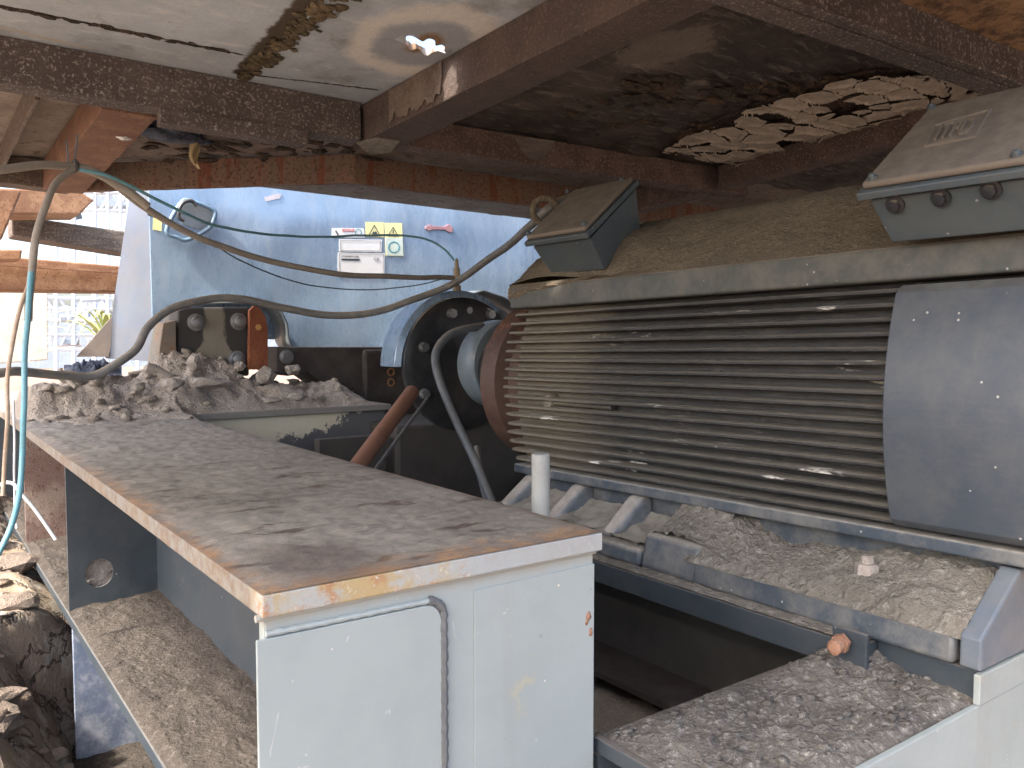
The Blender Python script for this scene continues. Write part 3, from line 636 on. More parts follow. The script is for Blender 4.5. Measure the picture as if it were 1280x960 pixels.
# terminal boxes
def tbox(u0, u1, v0, z0, v1, z1, skew, name, blo, shell, lbl):
    def S(v, y, z, k): return Vector((v, y+skew*(v-v0)*(1 if k else 1), z))
    nv = Vector((-(z1-z0), 0, v1-v0)).normalized()
    body = [(v0+.018, z0-.012), blo, (v1+.05, z1-.20), (v1+.01, z1-.012)]
    mb = MB(); n = len(body)
    for y in (u0+.012, u1-.012):
        pass
    P0 = [S(v, u0+.014, z, 0) for v, z in body]; P1 = [S(v, u1-.014, z, 1) for v, z in body]
    P0[1].y += .012; P1[1].y -= .02
    mb.add(P0+P1, [tuple(range(n)), tuple(range(2*n-1, n-1, -1))]+[(i, i+n, (i+1) % n+n, (i+1) % n) for i in range(n)])
    b = mb.build('terminal_box', shell, root, bevel=.006, segs=3, label=lbl)
    mb = MB(); th = .022
    c4 = [Vector((v0-.012, 0, z0-.008)), Vector((v1+.008, 0, z1+.006))]
    def slab(lo, hi, ins):
        d = (c4[1]-c4[0]).normalized(); A0 = c4[0]+d*ins; A1 = c4[1]-d*ins
        P = [A0+nv*lo, A1+nv*lo, A1+nv*hi, A0+nv*hi]
        Q0 = [S(p.x, u0+ins, p.z, 0) for p in P]; Q1 = [S(p.x, u1-ins, p.z, 1) for p in P]
        return MB().add(Q0+Q1, [(0, 1, 2, 3), (7, 6, 5, 4)]+[(i, i+4, (i+1) % 4+4, (i+1) % 4) for i in range(4)])
    slab(-.008, .010, 0).build('flange', shell, b, bevel=.003)
    slab(.011, .028, .012).build('lid', M['lid'], b, bevel=.007, segs=3, smooth=True)
    def onlid(s_, t_, n):                          # s along u (from u1 to u0), t up the slope, n off the lid
        p = c4[0].lerp(c4[1], t_)+nv*(.028+n); return S(p.x, u1+(u0-u1)*s_, p.z, 0)
    for s_ in (.06, .94) if u0 > 1 else (.05, .5):
        for t_ in (.07, .93):
            MB().lathe([(0, .011), (.006, .011), (.0065, .007), (.012, .006)], onlid(s_, t_, 0)+Vector((0, skew*(v1-v0)*t_*.6, 0)), nv, 12).build('lid_screw', shell, b, smooth=True)
    return b, onlid, nv
M['lid'] = paint('dusty_lid', (.15, .125, .10), (.18, .15, .12), .85, dust=1., dc=(.17, .145, .115), bump=.35, grime=.3)
M['boxside'] = paint('box_side', (.075, .10, .118), (.06, .08, .092), .42, dustall=.4, dc=(.12, .12, .105), specks=.4, bump=.15)
b, onlid, nv = tbox(2.085, 2.425, 1.845, .333, 2.12, .535, .22, 'terminal_box', (1.955, .225), M['boxside'], 'small terminal box with a dusty tilted lid at the coupling end of the motor')
def zc(x):
    for k in range(len(sec)-1):
        if sec[k][0] <= x <= sec[k+1][0]: return sec[k][1]+(sec[k+1][1]-sec[k][1])*(x-sec[k][0])/(sec[k+1][0]-sec[k][0])
    return .214
mb = MB().grid(60, 60, lambda i, j: Vector((1.937+i*.27, 1.86+j*.36, zc(1.937+i*.27)-.014+(.028+.05*j)*(math.sin(i*3.14159)*.9+.1*(i < .5))*math.sin(min(1, j*1.25)*3.14159/2)**1.5+.008*fbm((i*3, j*4, 0), 2, 4)))) if True else None
tilt(mb).build('dust_heap', M['sand'], root, smooth='all')
b, onlid, nv = tbox(.42, 1.085, 1.77, .318, 2.10, .545, .06, 'terminal_box', (1.86, .214), M['boxside'], 'large terminal box with embossed lid and three bolts at the fan end of the motor')
lu = onlid(1, .5, 0)-onlid(0, .5, 0); lu.normalize(); lt = (onlid(.5, 1, 0)-onlid(.5, 0, 0)).normalized()
# embossed nameplate on the lid
def lidpt(px, py):
    o_ = onlid(.5, .5, 0); n_ = lu.cross(lt).normalized(); r = ray(px, py); return r*(o_.dot(n_)/r.dot(n_))
pc = [lidpt(1156, 184), lidpt(1219, 172), lidpt(1238, 138), lidpt(1168, 158)]
nrm = lu.cross(lt).normalized(); nrm = nrm if nrm.z > 0 else -nrm
mb = MB().tube(pc+[pc[0]], .005, 8); mb.build('embossed_frame', M['lid'], b)
o_ = (pc[0]+pc[1]+pc[2]+pc[3])/4; ex = ((pc[1]-pc[0])+(pc[2]-pc[3])).normalized(); ey = ((pc[3]-pc[0])+(pc[2]-pc[1])).normalized(); W_ = (pc[1]-pc[0]).length; H_ = (pc[3]-pc[0]).length
text_mb('ITPD', H_*1.05, .006, lambda x, y, z: o_+ex*x*.9+ey*y*.95+nrm*(z+.001), W_/(H_*2.7), .002).build('embossed_letters', M['lid'], b)
for px, py in ((1119, 256), (1176, 247), (1239, 237)):
    n_ = Vector((-.89, 0, -.45)).normalized(); p0 = Vector((1.788, 0, .306)); r = ray(px, py); q = r*(p0.dot(n_)/r.dot(n_))
    MB().lathe([(-.004, .021), (.003, .021), (.0035, .0135), (.014, .013), (.015, .0)], q, n_, 24).build('bolt', M['black'], b, smooth=True)
# lifting eye
q = onY(682, 264, 2.56); mb = MB().ring(q, (-.45, -.85, .1), .050, .013); mb.tube([q-Vector((0, 0, .05)), q-Vector((0, 0, .17))], [.022, .026], 14); mb.build('lifting_eye', M['sand'], root, smooth=True)

# ------------------------------------------------------------------ coupling, gearbox
root = thing('shaft_coupling', 'blue-grey shaft coupling sleeve between the gearbox and the motor', 'coupling', (VA, 3.2, ZA-.2))
mb = MB().lathe([(0, .205), (.06, .205), (.07, .185), (.40, .185)], (VA, 2.9, ZA), (0, 1, 0), 56); mb.build('hub', M['black'], root, smooth=True)
mb = MB().lathe([(0, .205), (.012, .212), (.13, .212), (.145, .205)], (VA, 3.22, ZA+.03), (0, 1, 0), 64); mb.build('sleeve', M['sleeve'], root, smooth=True)
root = thing('gearbox', 'black gearbox with a large bolted bearing flange beside the motor coupling', 'gearbox', (2.3, 4.2, ZT))
FC = Vector((VA+.03, 3.66, ZA+.02)); FR = .345
mb = MB().lathe([(0, .30), (.012, FR-.012), (.016, FR), (.05, FR), (.055, FR-.01)], FC-Vector((0, .0, 0)), (0, 1, 0), 96); mb.build('bearing_flange', M['black'], root, smooth=True)
mb = MB().lathe([(0, .17), (.0, .255), (.12, .27), (.14, .2)], FC-Vector((0, .13, 0)), (0, 1, 0), 72); mb.build('bearing_cap', M['black'], root, smooth=True)
for px, py in ((563, 392), (528, 434), (611, 393), (529, 492), (640, 440)):
    q = onY(px, py, 3.66+.005); n_ = (0, -1, 0)
    MB().lathe([(0, .034), (.008, .034), (.0085, .026), (.03, .026), (.032, .02)], q+Vector((0, .012, 0)), n_, 20).lathe([(.008, .025), (.034, .024)], q, n_, 6).build('flange_bolt', M['bolt'], root, smooth=True)
q = onY(587, 388, 3.66); MB().lathe([(0, .018), (.012, .017), (.013, .0)], q+Vector((0, .008, 0)), (0, -1, 0), 16).build('grease_plug', M['bolt'], root, smooth=True)
mb = MB().lathe([(0, .30), (0, .355), (.14, .355), (.141, .1)], (FC.x+.03, 3.722, FC.z-.02), (0, 1, 0), 96); mb.build('housing', M['black'], root, smooth=True)
mb = MB().box((2.12, 4.30, -.56), (3.1, 4.7, -.075)); mb.build('lower_case', paint('brown_black_case', (.055, .042, .038), (.04, .034, .034), .5, rust=.15, dustall=.2, bump=.2), root, bevel=.02)
arc = [(math.cos(R(q)), math.sin(R(q))) for q in range(50, 181, 5)]; Cg = Vector((FC.x+.01, 0, FC.z-.01)); mb = MB(); n_ = len(arc)
V = [Cg+Vector((c_*rr, yy, s_*rr)) for rr, yy in ((.358, 3.70), (.392, 3.715), (.396, 3.86), (.358, 3.86)) for c_, s_ in arc]
mb.add(V, [(l*n_+k, ((l+1) % 4)*n_+k, ((l+1) % 4)*n_+k+1, l*n_+k+1) for l in range(4) for k in range(n_-1)]+[(0, 3*n_, 2*n_, n_), (n_-1, 2*n_-1, 3*n_-1, 4*n_-1)])
mb.build('arch_cover', M['guard'], root, smooth=True, bevel=.004)
# side bracket with rounded corner
P = [onY(px, py, 4.32) for px, py in ((346, 434), (560, 434), (560, 512), (500, 510), (440, 497), (408, 482), (385, 466), (360, 470), (346, 465))]
mb = MB().extrude(P, (0, .3, 0)); mb.build('side_case', bpy.data.materials['brown_black_case'], root, bevel=.004)
for px, py in ((465, 468), (440, 485)):
    MB().lathe([(0, .008), (.004, .007)], onY(px, py, 4.318), (0, -1, 0), 10).build('plug', M['black'], root)
for py in (452, 465, 478):
    q = onY(489, py, 4.30); MB().ring(q, (0, 1, 0), .020, .006, 20, 6).build('rust_ring', M['orange'], root, smooth=True)
mb = MB().box((1.60, 3.72, -1.3), (1.95, 3.78, ZT-.13)); mb.build('support_plate', M['darkwall'], root)
mb = MB().box((2.0, 3.70, -1.3), (3.6, 4.5, -.45)); mb.build('support_block', M['darkwall'], root, bevel=.02)
# oil pipe
def bez(P, n=14):
    P = [Vector(p) for p in P]; out = []
    for i in range(len(P)-1):
        p0 = P[max(i-1, 0)]; p1 = P[i]; p2 = P[i+1]; p3 = P[min(i+2, len(P)-1)]
        for k in range(n):
            t_ = k/n; out.append(.5*((2*p1)+(-p0+p2)*t_+(2*p0-5*p1+4*p2-p3)*t_*t_+(-p0+3*p1-3*p2+p3)*t_**3))
    return out+[P[-1]]
path = [onY(*q) for q in ((604, 408, 3.3), (583, 411, 3.3), (563, 418, 3.3), (549, 432, 3.28), (544, 450, 3.26), (551, 480, 3.2), (570, 526, 3.1), (592, 572, 3.0), (617, 632, 2.85))]
tag(MB().tube(bez(path), .019, 14).build('oil_pipe', M['pipe'], smooth=True), 'bent grey metal pipe running down in front of the black bearing flange', 'pipe')
path = [onY(*q) for q in ((596, 560, 3.2), (600, 590, 3.05), (612, 640, 2.9))]
tag(MB().tube(bez(path), .017, 10).build('drain_pipe', M['pipe'], smooth=True), 'thin dark pipe right behind the lower end of the bent grey pipe', 'pipe')
a = onY(515, 490, 3.2); b_ = onY(440, 592, 2.75)
tag(MB().tube([a, b_, b_+(b_-a)*.6], .032, 20).build('rusty_pipe', M['rustpipe'], smooth=True), 'slanting rust-brown pipe leaning in front of the gearbox', 'pipe')
a = onY(534, 498, 3.24); b_ = onY(462, 596, 2.82)
tag(MB().tube([a, b_], .007, 8).build('steel_rod', M['pipe'], smooth=True), 'thin grey rod alongside the slanting rusty pipe', 'rod')
a = onY(676, 567, 1.52); b_ = Vector((a.x, a.y, -1.3))
root = thing('pipe_stub', 'short upright galvanised pipe between the beam and the motor', 'pipe', (a.x, a.y, -1.3))
MB().lathe([(0, .0215), (a.z+1.3-.002, .0215), (a.z+1.3, .019)], (a.x, a.y, -1.3), (0, 0, 1), 28).build('pipe', M['galv'], root, smooth=True)

# bearing block left of the gearbox
root = thing('bearing_block', 'dark bearing block streaked with grey slurry on the pedestal below the blue guard', 'bearing block', onY(260, 500, 4.4))
BM = NT('slurry_block'); p = BM.sep(BM.geo.outputs['Position']); n2 = BM.noise(14, 8, .75, st=(1, 1, .3)); cx = onY(269, 420, 4.34).x
e_ = BM.math('ADD', BM.math('ABSOLUTE', BM.math('SUBTRACT', p[0], cx)), BM.math('MULTIPLY', BM.math('SUBTRACT', n2, .5), .10)); lowf = BM.rng(p[2], -.02, -.12, 0, .07)
c = BM.mix(BM.rng(BM.math('SUBTRACT', e_, lowf), .055, .04), BM.mix(BM.noise(4), (.035, .035, .035), (.065, .06, .055)), BM.mix(n2, (.30, .275, .22), (.22, .2, .16)))
M['slurry'] = BM.done(c, .7, 0, n2, .4, .01)
P = [onY(px, py, 4.36) for px, py in ((222, 388), (234, 384), (312, 384), (312, 470), (222, 470))]
MB().extrude(P, (0, .3, 0)).build('housing', M['slurry'], root, bevel=.012, segs=3)
for px, py in ((245, 403), (298, 402), (296, 449)):
    q = onY(px, py, 4.36); MB().lathe([(0, .045), (.01, .044), (.012, .03), (.035, .03), (.038, .022)], q, (0, -1, 0), 20).build('bolt', M['bolt'], root, smooth=True)
P = [onY(px, py, 4.34) for px, py in ((204, 404), (220, 400), (221, 460), (196, 460))]
MB().extrude(P, (0, .2, 0)).build('side_plate', paint('rust_yellow_plate', (.16, .17, .16), (.30, .17, .08), .7, rust=.4, rc=(.35, .18, .08), bump=.4), root, bevel=.004)
P = [onY(px, py, 4.30) for px, py in ((312, 388), (318, 382), (326, 386), (332, 396), (335, 412), (335, 462), (311, 462))]
MB().extrude(P, (0, .03, 0)).build('rib', grainy('rust_red_rib', (.26, .085, .04), (.36, .13, .06), (.16, .05, .03), 1.2), root, bevel=.003)
MB().lathe([(0, .016), (.006, .015)], onY(323, 409, 4.297), (0, -1, 0), 14).build('primer_spot', grainy('orange_spot', (.6, .33, .12), (.5, .25, .1)), root)
MB().lathe([(0, .04), (.012, .038), (.014, .028), (.03, .026)], onY(358, 446, 4.30), (0, -1, 0), 20).build('bolt', M['bolt'], root, smooth=True)

# ------------------------------------------------------------------ blue guard
GY = 4.78
root = thing('blue_guard', 'large dented pale blue sheet-metal guard covered by safety stickers behind the gearbox', 'guard', onY(400, 500, GY))
px = [(183, 170), (700, 170), (690, 300), (672, 360), (655, 395), (628, 400), (606, 386), (585, 374), (560, 366), (540, 373), (520, 392), (506, 412), (495, 428), (480, 436), (420, 437), (352, 436),
      (346, 425), (344, 405), (338, 392), (328, 382), (315, 377), (240, 378), (222, 388), (212, 405), (206, 450), (191, 452)]
P = [onY(a_, b2, GY) for a_, b2 in px]
MB().extrude(P, (0, .03, 0)).build('front_sheet', M['guard'], root, bevel=.006)
# flared left side sheet
TL, BL = onY(183, 170, GY), onY(191, 452, GY); TR = onY(183, 170, GY+.0)+Vector((-.02, .10, 0)); BR = onY(131, 448, GY+.25)
mb = MB().grid(12, 24, lambda i, j: (TL.lerp(TR, i)).lerp(BL.lerp(BR, i), j)+Vector((.002, .002, 0))+Vector((-.01*math.sin(i*math.pi), 0, 0))); 
mb.build('side_sheet', paint('grey_violet_sheet', (.095, .12, .165), (.075, .095, .135), .45, dustall=.4, dc=(.13, .12, .125), bump=.2), root, smooth='all')
# lips around the two cut-outs
lip = [onY(a_, b2, GY) for a_, b2 in px[5:14]]
mb = MB(); n_ = len(lip); L2 = [p+Vector((0, -.42, 0)) for p in lip]; mb.add(lip+L2, [(i, i+1, i+1+n_, i+n_) for i in range(n_-1)]); o = mb.build('arch_lip', M['sleeve'], root, smooth='all')
so_ = o.modifiers.new('thick', 'SOLIDIFY'); so_.thickness = .012
lip = [onY(a_, b2, GY) for a_, b2 in px[15:22]]
mb = MB(); n_ = len(lip); L2 = [p+Vector((0, -.20, 0)) for p in lip]; mb.add(lip+L2, [(i, i+1, i+1+n_, i+n_) for i in range(n_-1)]); o = mb.build('arch_lip', M['sleeve'], root, smooth='all')
so_ = o.modifiers.new('thick', 'SOLIDIFY'); so_.thickness = .012
# lifting handle on the guard
hp = [onY(*q) for q in ((222, 296, GY), (210, 288, GY-.03), (206, 277, GY-.03))]
hx = [onY(a_, b2, GY-.03) for a_, b2 in ((222, 297), (208, 288), (226, 254), (238, 251), (266, 262), (268, 272), (260, 286), (234, 300), (222, 297))]
mb = MB().tube(bez(hx, 5), .012, 10); mb.build('handle_frame', paint('blue_frame', (.16, .26, .36), (.08, .12, .16), .35, bump=.1), root, smooth=True)
hx = [onY(a_, b2, GY-.05) for a_, b2 in ((230, 276), (224, 272), (224, 262), (230, 253), (240, 251), (246, 258))]
mb = MB().tube(bez(hx, 6), .010, 10); mb.build('handle', M['black'], root, smooth=True)
mb = MB().extrude([onY(a_, b2, GY-.004) for a_, b2 in ((232, 249), (262, 255), (268, 272), (252, 288), (228, 280), (224, 262))], (0, .003, 0)); mb.build('handle_plate', M['sleeve'], root)
# stickers
def stick(c4, m, name='sticker', d=.004, lb=None):
    return MB().extrude([onY(a_, b2, GY-d) for a_, b2 in c4], (0, .0018, 0)).build(name, m, root, label=lb)
def mark(pts, m, parent, d=.0062):
    return MB().extrude([onY(a_, b2, GY-d) for a_, b2 in pts], (0, .0012, 0)).build('mark', m, parent)
def line(pts, wd, m, parent, d=.0062, closed=False):
    mb = MB(); n_ = len(pts); P = [Vector(p) for p in pts]
    for i in range(n_ if closed else n_-1):
        a_ = P[i]; b2 = P[(i+1) % n_]; q = (b2-a_).normalized(); s_ = Vector((-q.y, q.x))*wd/2; a2 = a_-q*wd/2; b3 = b2+q*wd/2
        mb.extrude([onY(*r_, GY-d-.00002*i) for r_ in (a2+s_, b3+s_, b3-s_, a2-s_)], (0, .001, 0))
    return mb.build('mark', m, parent)
def wtext(s_, pxc, pyc, hpx, wpx, m, parent, rot=.02):
    o_ = onY(pxc, pyc, GY-.0066); sc_ = (onY(pxc, pyc-1, GY)-onY(pxc, pyc, GY)).length
    exx = (onY(pxc+10, pyc+10*rot, GY-.0066)-o_).normalized()
    mb = text_mb(s_, hpx*sc_*1.35, .0006, lambda x, y, z: o_+exx*x+Vector((0, 0, 1))*y+Vector((0, -1, 0))*z)
    xs = [(p-o_).dot(exx) for p in mb.v]; cur = max(xs)-min(xs); want = (onY(pxc+wpx/2, pyc, GY)-onY(pxc-wpx/2, pyc, GY)).length; k = want/cur
    for p in mb.v: p += exx*((p-o_).dot(exx)*(k-1))
    mb.build('lettering', m, parent)
s1 = stick([(415, 285), (455, 285.5), (456, 297), (415, 296.5)], M['sticker'], lb='white sticker with a red caution heading')
mark([(428, 286), (443, 286.3), (443, 289.5), (428, 289.2)], M['inkred'], s1); wtext('CAUTION', 435.5, 287.9, 2.0, 12, M['sticker'], s1)
line([(444+4*math.cos(q/8*6.28)+4, 290.5+4*math.sin(q/8*6.28)) for q in range(8)], .9, M['inkblue'], s1, closed=True); line([(420, 289), (421.5, 291.5), (423, 294)], 1.6, M['ink'], s1)
s2 = stick([(457, 277.5), (479.5, 278), (480, 296.5), (457.5, 296)], M['yellow'], lb='yellow triangle warning sticker with a flame pictogram')
line([(468, 281.5), (461, 294), (475, 294.5)], 1.0, M['ink'], s2, closed=True); mark([(465, 292.5), (467, 289), (468.5, 290.5), (470, 288.5), (472, 292.8)], M['ink'], s2)
s3 = stick([(480.5, 278.5), (502.5, 279), (504.5, 320.5), (482.5, 319.8)], M['yellow'], lb='yellow warning sticker with an exclamation triangle above a blue circle')
mark([(481.6, 297), (503.2, 297.5), (504, 319.8), (483, 319.2)], paint('pale_green_sticker', (.62, .74, .66), None, .4, bump=0), s3, .0058)
line([(491.5, 284), (485, 295), (498, 295.5)], .9, M['ink'], s3, closed=True); line([(491.5, 287.5), (491.5, 291)], 1.2, M['ink'], s3); line([(491.5, 293), (491.5, 293.4)], 1.2, M['ink'], s3)
line([(492.5+6.6*math.cos(q/16*6.28), 309+6.6*math.sin(q/16*6.28)) for q in range(16)], 1.3, M['inkblue'], s3, closed=True, d=.0068)
s4 = stick([(424, 298.8), (477.5, 299.5), (477, 315), (424, 314.2)], M['sticker'], lb='blank white label plate'); line([(425.5, 300.5), (475.5, 301), (475, 313.5), (425.5, 312.8)], .35, M['pipe'], s4, closed=True)
s5 = stick([(422.5, 315.5), (481, 316.5), (480.5, 346), (422, 345.5)], M['sticker'], lb='white rating plate with a short dark heading'); line([(424, 317), (479.5, 317.8), (479, 343.5), (424, 343)], .35, M['pipe'], s5, closed=True)
wtext('CAMSTYZE', 438, 320.8, 2.3, 21, M['pipe'], s5); mark([(427, 323.2), (449.5, 323.6), (449.5, 325.8), (427, 325.4)], M['ink'], s5); wtext('CE', 470.5, 323.8, 3, 7, M['pipe'], s5)
stick([(192, 267), (203, 269), (202, 289), (191, 287)], M['yellow'], lb='small pale yellow sticker left of the handle'); 
# pink scraped piece stuck on guard
mb = MB().extrude([onY(a_, b2, GY-.012) for a_, b2 in ((532, 283), (538, 280.5), (541, 282.5), (556, 283), (561, 280), (566, 284), (566, 290), (563, 291), (556, 287), (541, 287), (536, 288.5), (532, 286))], (0, .011, 0)); mb.build('pink_scrap', paint('pink_scrap', (.42, .24, .26), (.2, .08, .1), .6, bump=.3), root, bevel=.002)
scf = paint('scuff', (.55, .52, .54), (.42, .4, .45), .7, bump=.2)
for pts in (((416, 229), (428, 230), (426, 238), (418, 238)), ((330, 247), (342, 243), (352, 242), (350, 248), (340, 250), (332, 252)), ((530, 240), (545, 238), (553, 243), (550, 248), (541, 246), (533, 247))):
    MB().extrude([onY(a_, b2, GY-.0035) for a_, b2 in pts], (0, .002, 0)).build('paint_scuff', scf, root)
# casing behind the front sheet: the guard is a box, not a sheet
mb = MB().box((onY(205, 300, GY).x, GY+.031, -.02), (onY(690, 300, GY).x+.2, GY+.9, .95)); mb.build('casing', M['guard'], root, bevel=.01)

# temperature probe where the cables meet
root = thing('temperature_probe', 'upright brass-coloured temperature probe on top of the bearing flange', 'probe', onY(571, 362, 3.72))
MB().lathe([(0, .022), (.03, .022), (.031, .013), (.06, .013), (.061, .018), (.12, .017), (.121, .011), (.155, .010), (.17, .004)], onY(571, 364, 3.72), (0, 0, 1), 14).build('body', paint('brass_dust', (.38, .30, .2), (.28, .22, .15), .5, bump=.2), root, smooth=True)

# ------------------------------------------------------------------ cables
def cable(pts, r, m, lb, name='cable', cat='cable', n=12):
    mb = MB().tube([p+Vector((noise.noise(p*6), 0, noise.noise(p*6+Vector((3, 0, 0)))))*.004 for p in bez([onY(*q) for q in pts], n)], r, 12)
    return tag(mb.build(name, m, smooth=True), lb, cat)
cable([(-60, 214, 2.7), (0, 211.5, 2.8), (50, 207, 2.9), (93, 209, 3.0), (130, 222, 3.05), (180, 258, 3.15), (240, 293, 3.25), (330, 325, 3.4), (420, 342, 3.5), (500, 346.5, 3.6), (566, 347, 3.72)], .0125, M['cable'], 'thick beige cable sagging across the blue guard from the ceiling to the probe')
cable([(93, 209, 2.99), (112, 213, 3.0), (150, 232, 3.05), (185, 258, 3.08)], .014, M['cable'], 'short beige cable strand tied beside the thick beige cable under the ceiling beam')
cable([(-40, 474, 3.6), (10, 465, 3.65), (40, 466, 3.72), (90, 470, 3.8), (118, 469, 3.82), (143, 457, 3.82), (170, 436, 3.84), (186, 408, 3.86), (215, 386, 3.88), (262, 373.5, 3.9), (300, 374, 3.9), (350, 384, 3.9), (410, 394, 3.88), (465, 391, 3.82), (510, 377, 3.75), (560, 358, 3.66), (610, 325, 3.4), (640, 303, 3.1), (665, 280, 2.8), (690, 258, 2.62), (730, 240, 2.75)], .0178, M['cable_dark'], 'thick dusty dark grey cable looping low over the bearing block up to the lifting eye')
cable([(100, 212, 2.97), (140, 222, 3.0), (200, 251, 3.1), (260, 279, 3.25), (330, 292, 3.5), (400, 296, 3.7), (460, 294, 3.8), (505, 294.5, 3.8), (535, 300, 3.78), (555, 311, 3.75), (568, 325, 3.72)], 0.0055, M['cable_blue'], 'thin light blue cable arching over the stickers to the probe')
cable([(185, 268, 3.3), (250, 295, 3.6), (300, 325, 3.9), (360, 350, 4.1), (420, 361, 4.2), (480, 361, 4.1), (530, 355, 3.9), (560, 346, 3.73)], .0035, M['wire'], 'very thin dark wire hanging below the beige cable on the guard', 'wire', 'wire')
cable([(92, 211, 2.98), (70, 230, 2.9), (54, 265, 2.8), (45, 300, 2.75), (40, 345, 2.7), (36, 400, 2.62)], .0105, M['cable'], 'beige cable sleeve drooping from the tie at left')
cable([(39, 340, 2.64), (37, 370, 2.61), (35, 400, 2.6), (30, 450, 2.58), (29, 520, 2.55), (28, 570, 2.55), (22, 620, 2.5), (12, 660, 2.5), (-6, 700, 2.48)], .0075, M['cable_blue'], 'teal cable hanging straight down at the left edge in front of the beam')
cable([(40, 345, 2.66), (24, 395, 2.64), (14, 440, 2.64), (8, 480, 2.6), (9, 530, 2.58), (6, 580, 2.58), (2, 620, 2.56)], .0055, paint('tan_cable', (.40, .28, .19), (.48, .38, .3), .6, bump=.1, sc=3), 'tan cable hanging beside the teal cable at the left edge')
cable([(17, 500, 3.3), (18, 560, 3.3), (19, 640, 3.28), (22, 660, 3.26)], .004, M['sticker'], 'thin white cord hanging from the plate edge at far left', 'cord', 'cord')
cable([(-8, 612, 2.75), (6, 604, 2.7), (17, 606, 2.68), (24, 616, 2.66), (45, 640, 2.64), (70, 674, 2.62)], .0052, M['sticker'], 'bent white wire ending on the rubble beside the stiffener', 'wire', 'wire')
cable([(185, 455, 3.9), (200, 462, 3.9), (214, 470, 3.9)], .012, M['rockl'], 'short cream cable offcut in the ash below the thick grey cable')
cable([(75, 462, 3.86), (84, 474, 3.84), (95, 484, 3.8)], .010, M['cable'], 'short beige cable stub branching down from the thick grey cable', n=8)
q = onY(93, 208, 2.99); tag(MB().ring(q, (.9, .3, -.1), .018, .006, 20, 8).build('cable_tie', M['black'], smooth=True), 'dark cable tie bundling the beige cables under the ceiling beam', 'cable tie')
for a_, b2, lb in ((83, 176, 'left thin wire holding up the beige cables'), (97, 168, 'right thin wire holding up the beige cables')):
    tag(MB().tube([onY(a_, b2, 3.0), onY(93 if a_ > 90 else 86, 208, 2.99)], .0022, 6).build('hanger_wire', M['wire']), lb, 'wire')

# ------------------------------------------------------------------ deck overhead
root = thing('overhead_deck', 'corroded steel deck with brown box beams, peeling paint and a burnt hole overhead', 'deck', (0, 0, 0))
DM = Matrix((DA, DB, DN)).transposed().to_4x4()
def deckbuild(mb, name, m, bevel=0, smooth=False, kind=None, label=None):
    me = bpy.data.meshes.new(name); me.from_pydata(mb.v, [], mb.f); me.update(); me.materials.append(m)
    if smooth: me.polygons.foreach_set('use_smooth', [True]*len(me.polygons))
    o = bpy.data.objects.new(name, me); COL.objects.link(o); o.parent = root
    o.matrix_local = Matrix.Translation(DN*.9) @ DM
    if bevel:
        b = o.modifiers.new('bevel', 'BEVEL'); b.width = bevel; b.segments = 2; b.limit_method = 'ANGLE'
    return tag(o, kind=kind, label=label)
DZ = .14
# grey bay with burnt hole
hx, hy = deckc(530, 55, DZ)
def holeR(q): 
    return .062*(1+.18*math.sin(q*2+.8)+.07*math.sin(q*5+2)+.05*math.sin(q*13)+.05*math.sin(q*7))
x0, x1, y0, y1 = -1.15, 1.5, .42, 2.96; N_ = 96; mb = MB(); rings = []
def outer(q):
    dx, dy = math.cos(q), math.sin(q); c_ = []
    if dx > 1e-6: c_.append((x1-hx)/dx)
    if dx < -1e-6: c_.append((x0-hx)/dx)
    if dy > 1e-6: c_.append((y1-hy)/dy)
    if dy < -1e-6: c_.append((y0-hy)/dy)
    return min(c_)
qs = sorted([2*math.pi*k/N_ for k in range(N_)]+[math.atan2(b2-hy, a_-hx) % (2*math.pi) for a_, b2 in ((x0, y0), (x1, y0), (x1, y1), (x0, y1))]); N_ = len(qs)
for lev, (f_, dz) in enumerate(((0, .022), (.03, .008), (.10, .002), (.3, 0), (1, 0))):
    rr = []
    for q in qs:
        r0 = holeR(q); Ro = outer(q); r_ = r0+(Ro-r0)*f_ if f_ in (0, 1) else min(Ro*.98, r0+f_*.8); rr.append(Vector((hx+r_*math.cos(q), hy+r_*math.sin(q)*.8 if f_ < .9 else hy+r_*math.sin(q), DZ-dz*(.4 if lev else 1)*math.cos(q*3)**2*.5)))
    rings.append(rr)
V = [p for r_ in rings for p in r_]+[Vector((p.x, p.y, DZ+.012)) for p in rings[4]]+[Vector((p.x, p.y, DZ+.012)) for p in rings[0]]
Fc = [(l*N_+k, l*N_+(k+1) % N_, (l+1)*N_+(k+1) % N_, (l+1)*N_+k) for l in range(6) for k in range(N_)]
Fc += [(6*N_-N_+N_+k, 6*N_+(k+1) % N_, (k+1) % N_, k) for k in range(0)]
mb.add(V[:4*N_+N_]+V[5*N_:6*N_]+V[6*N_:7*N_], [f for f in Fc if max(f) < 7*N_])
mb.f = [(l*N_+k, (l+1)*N_+k, (l+1)*N_+(k+1) % N_, l*N_+(k+1) % N_) for l in range(6) for k in range(N_)]+[(6*N_+k, k, (k+1) % N_, 6*N_+(k+1) % N_) for k in range(N_)]
deckbuild(mb, 'deck_panel', M['deckgrey'], label='grey painted deck panel with a burnt hole and pale ring stain')
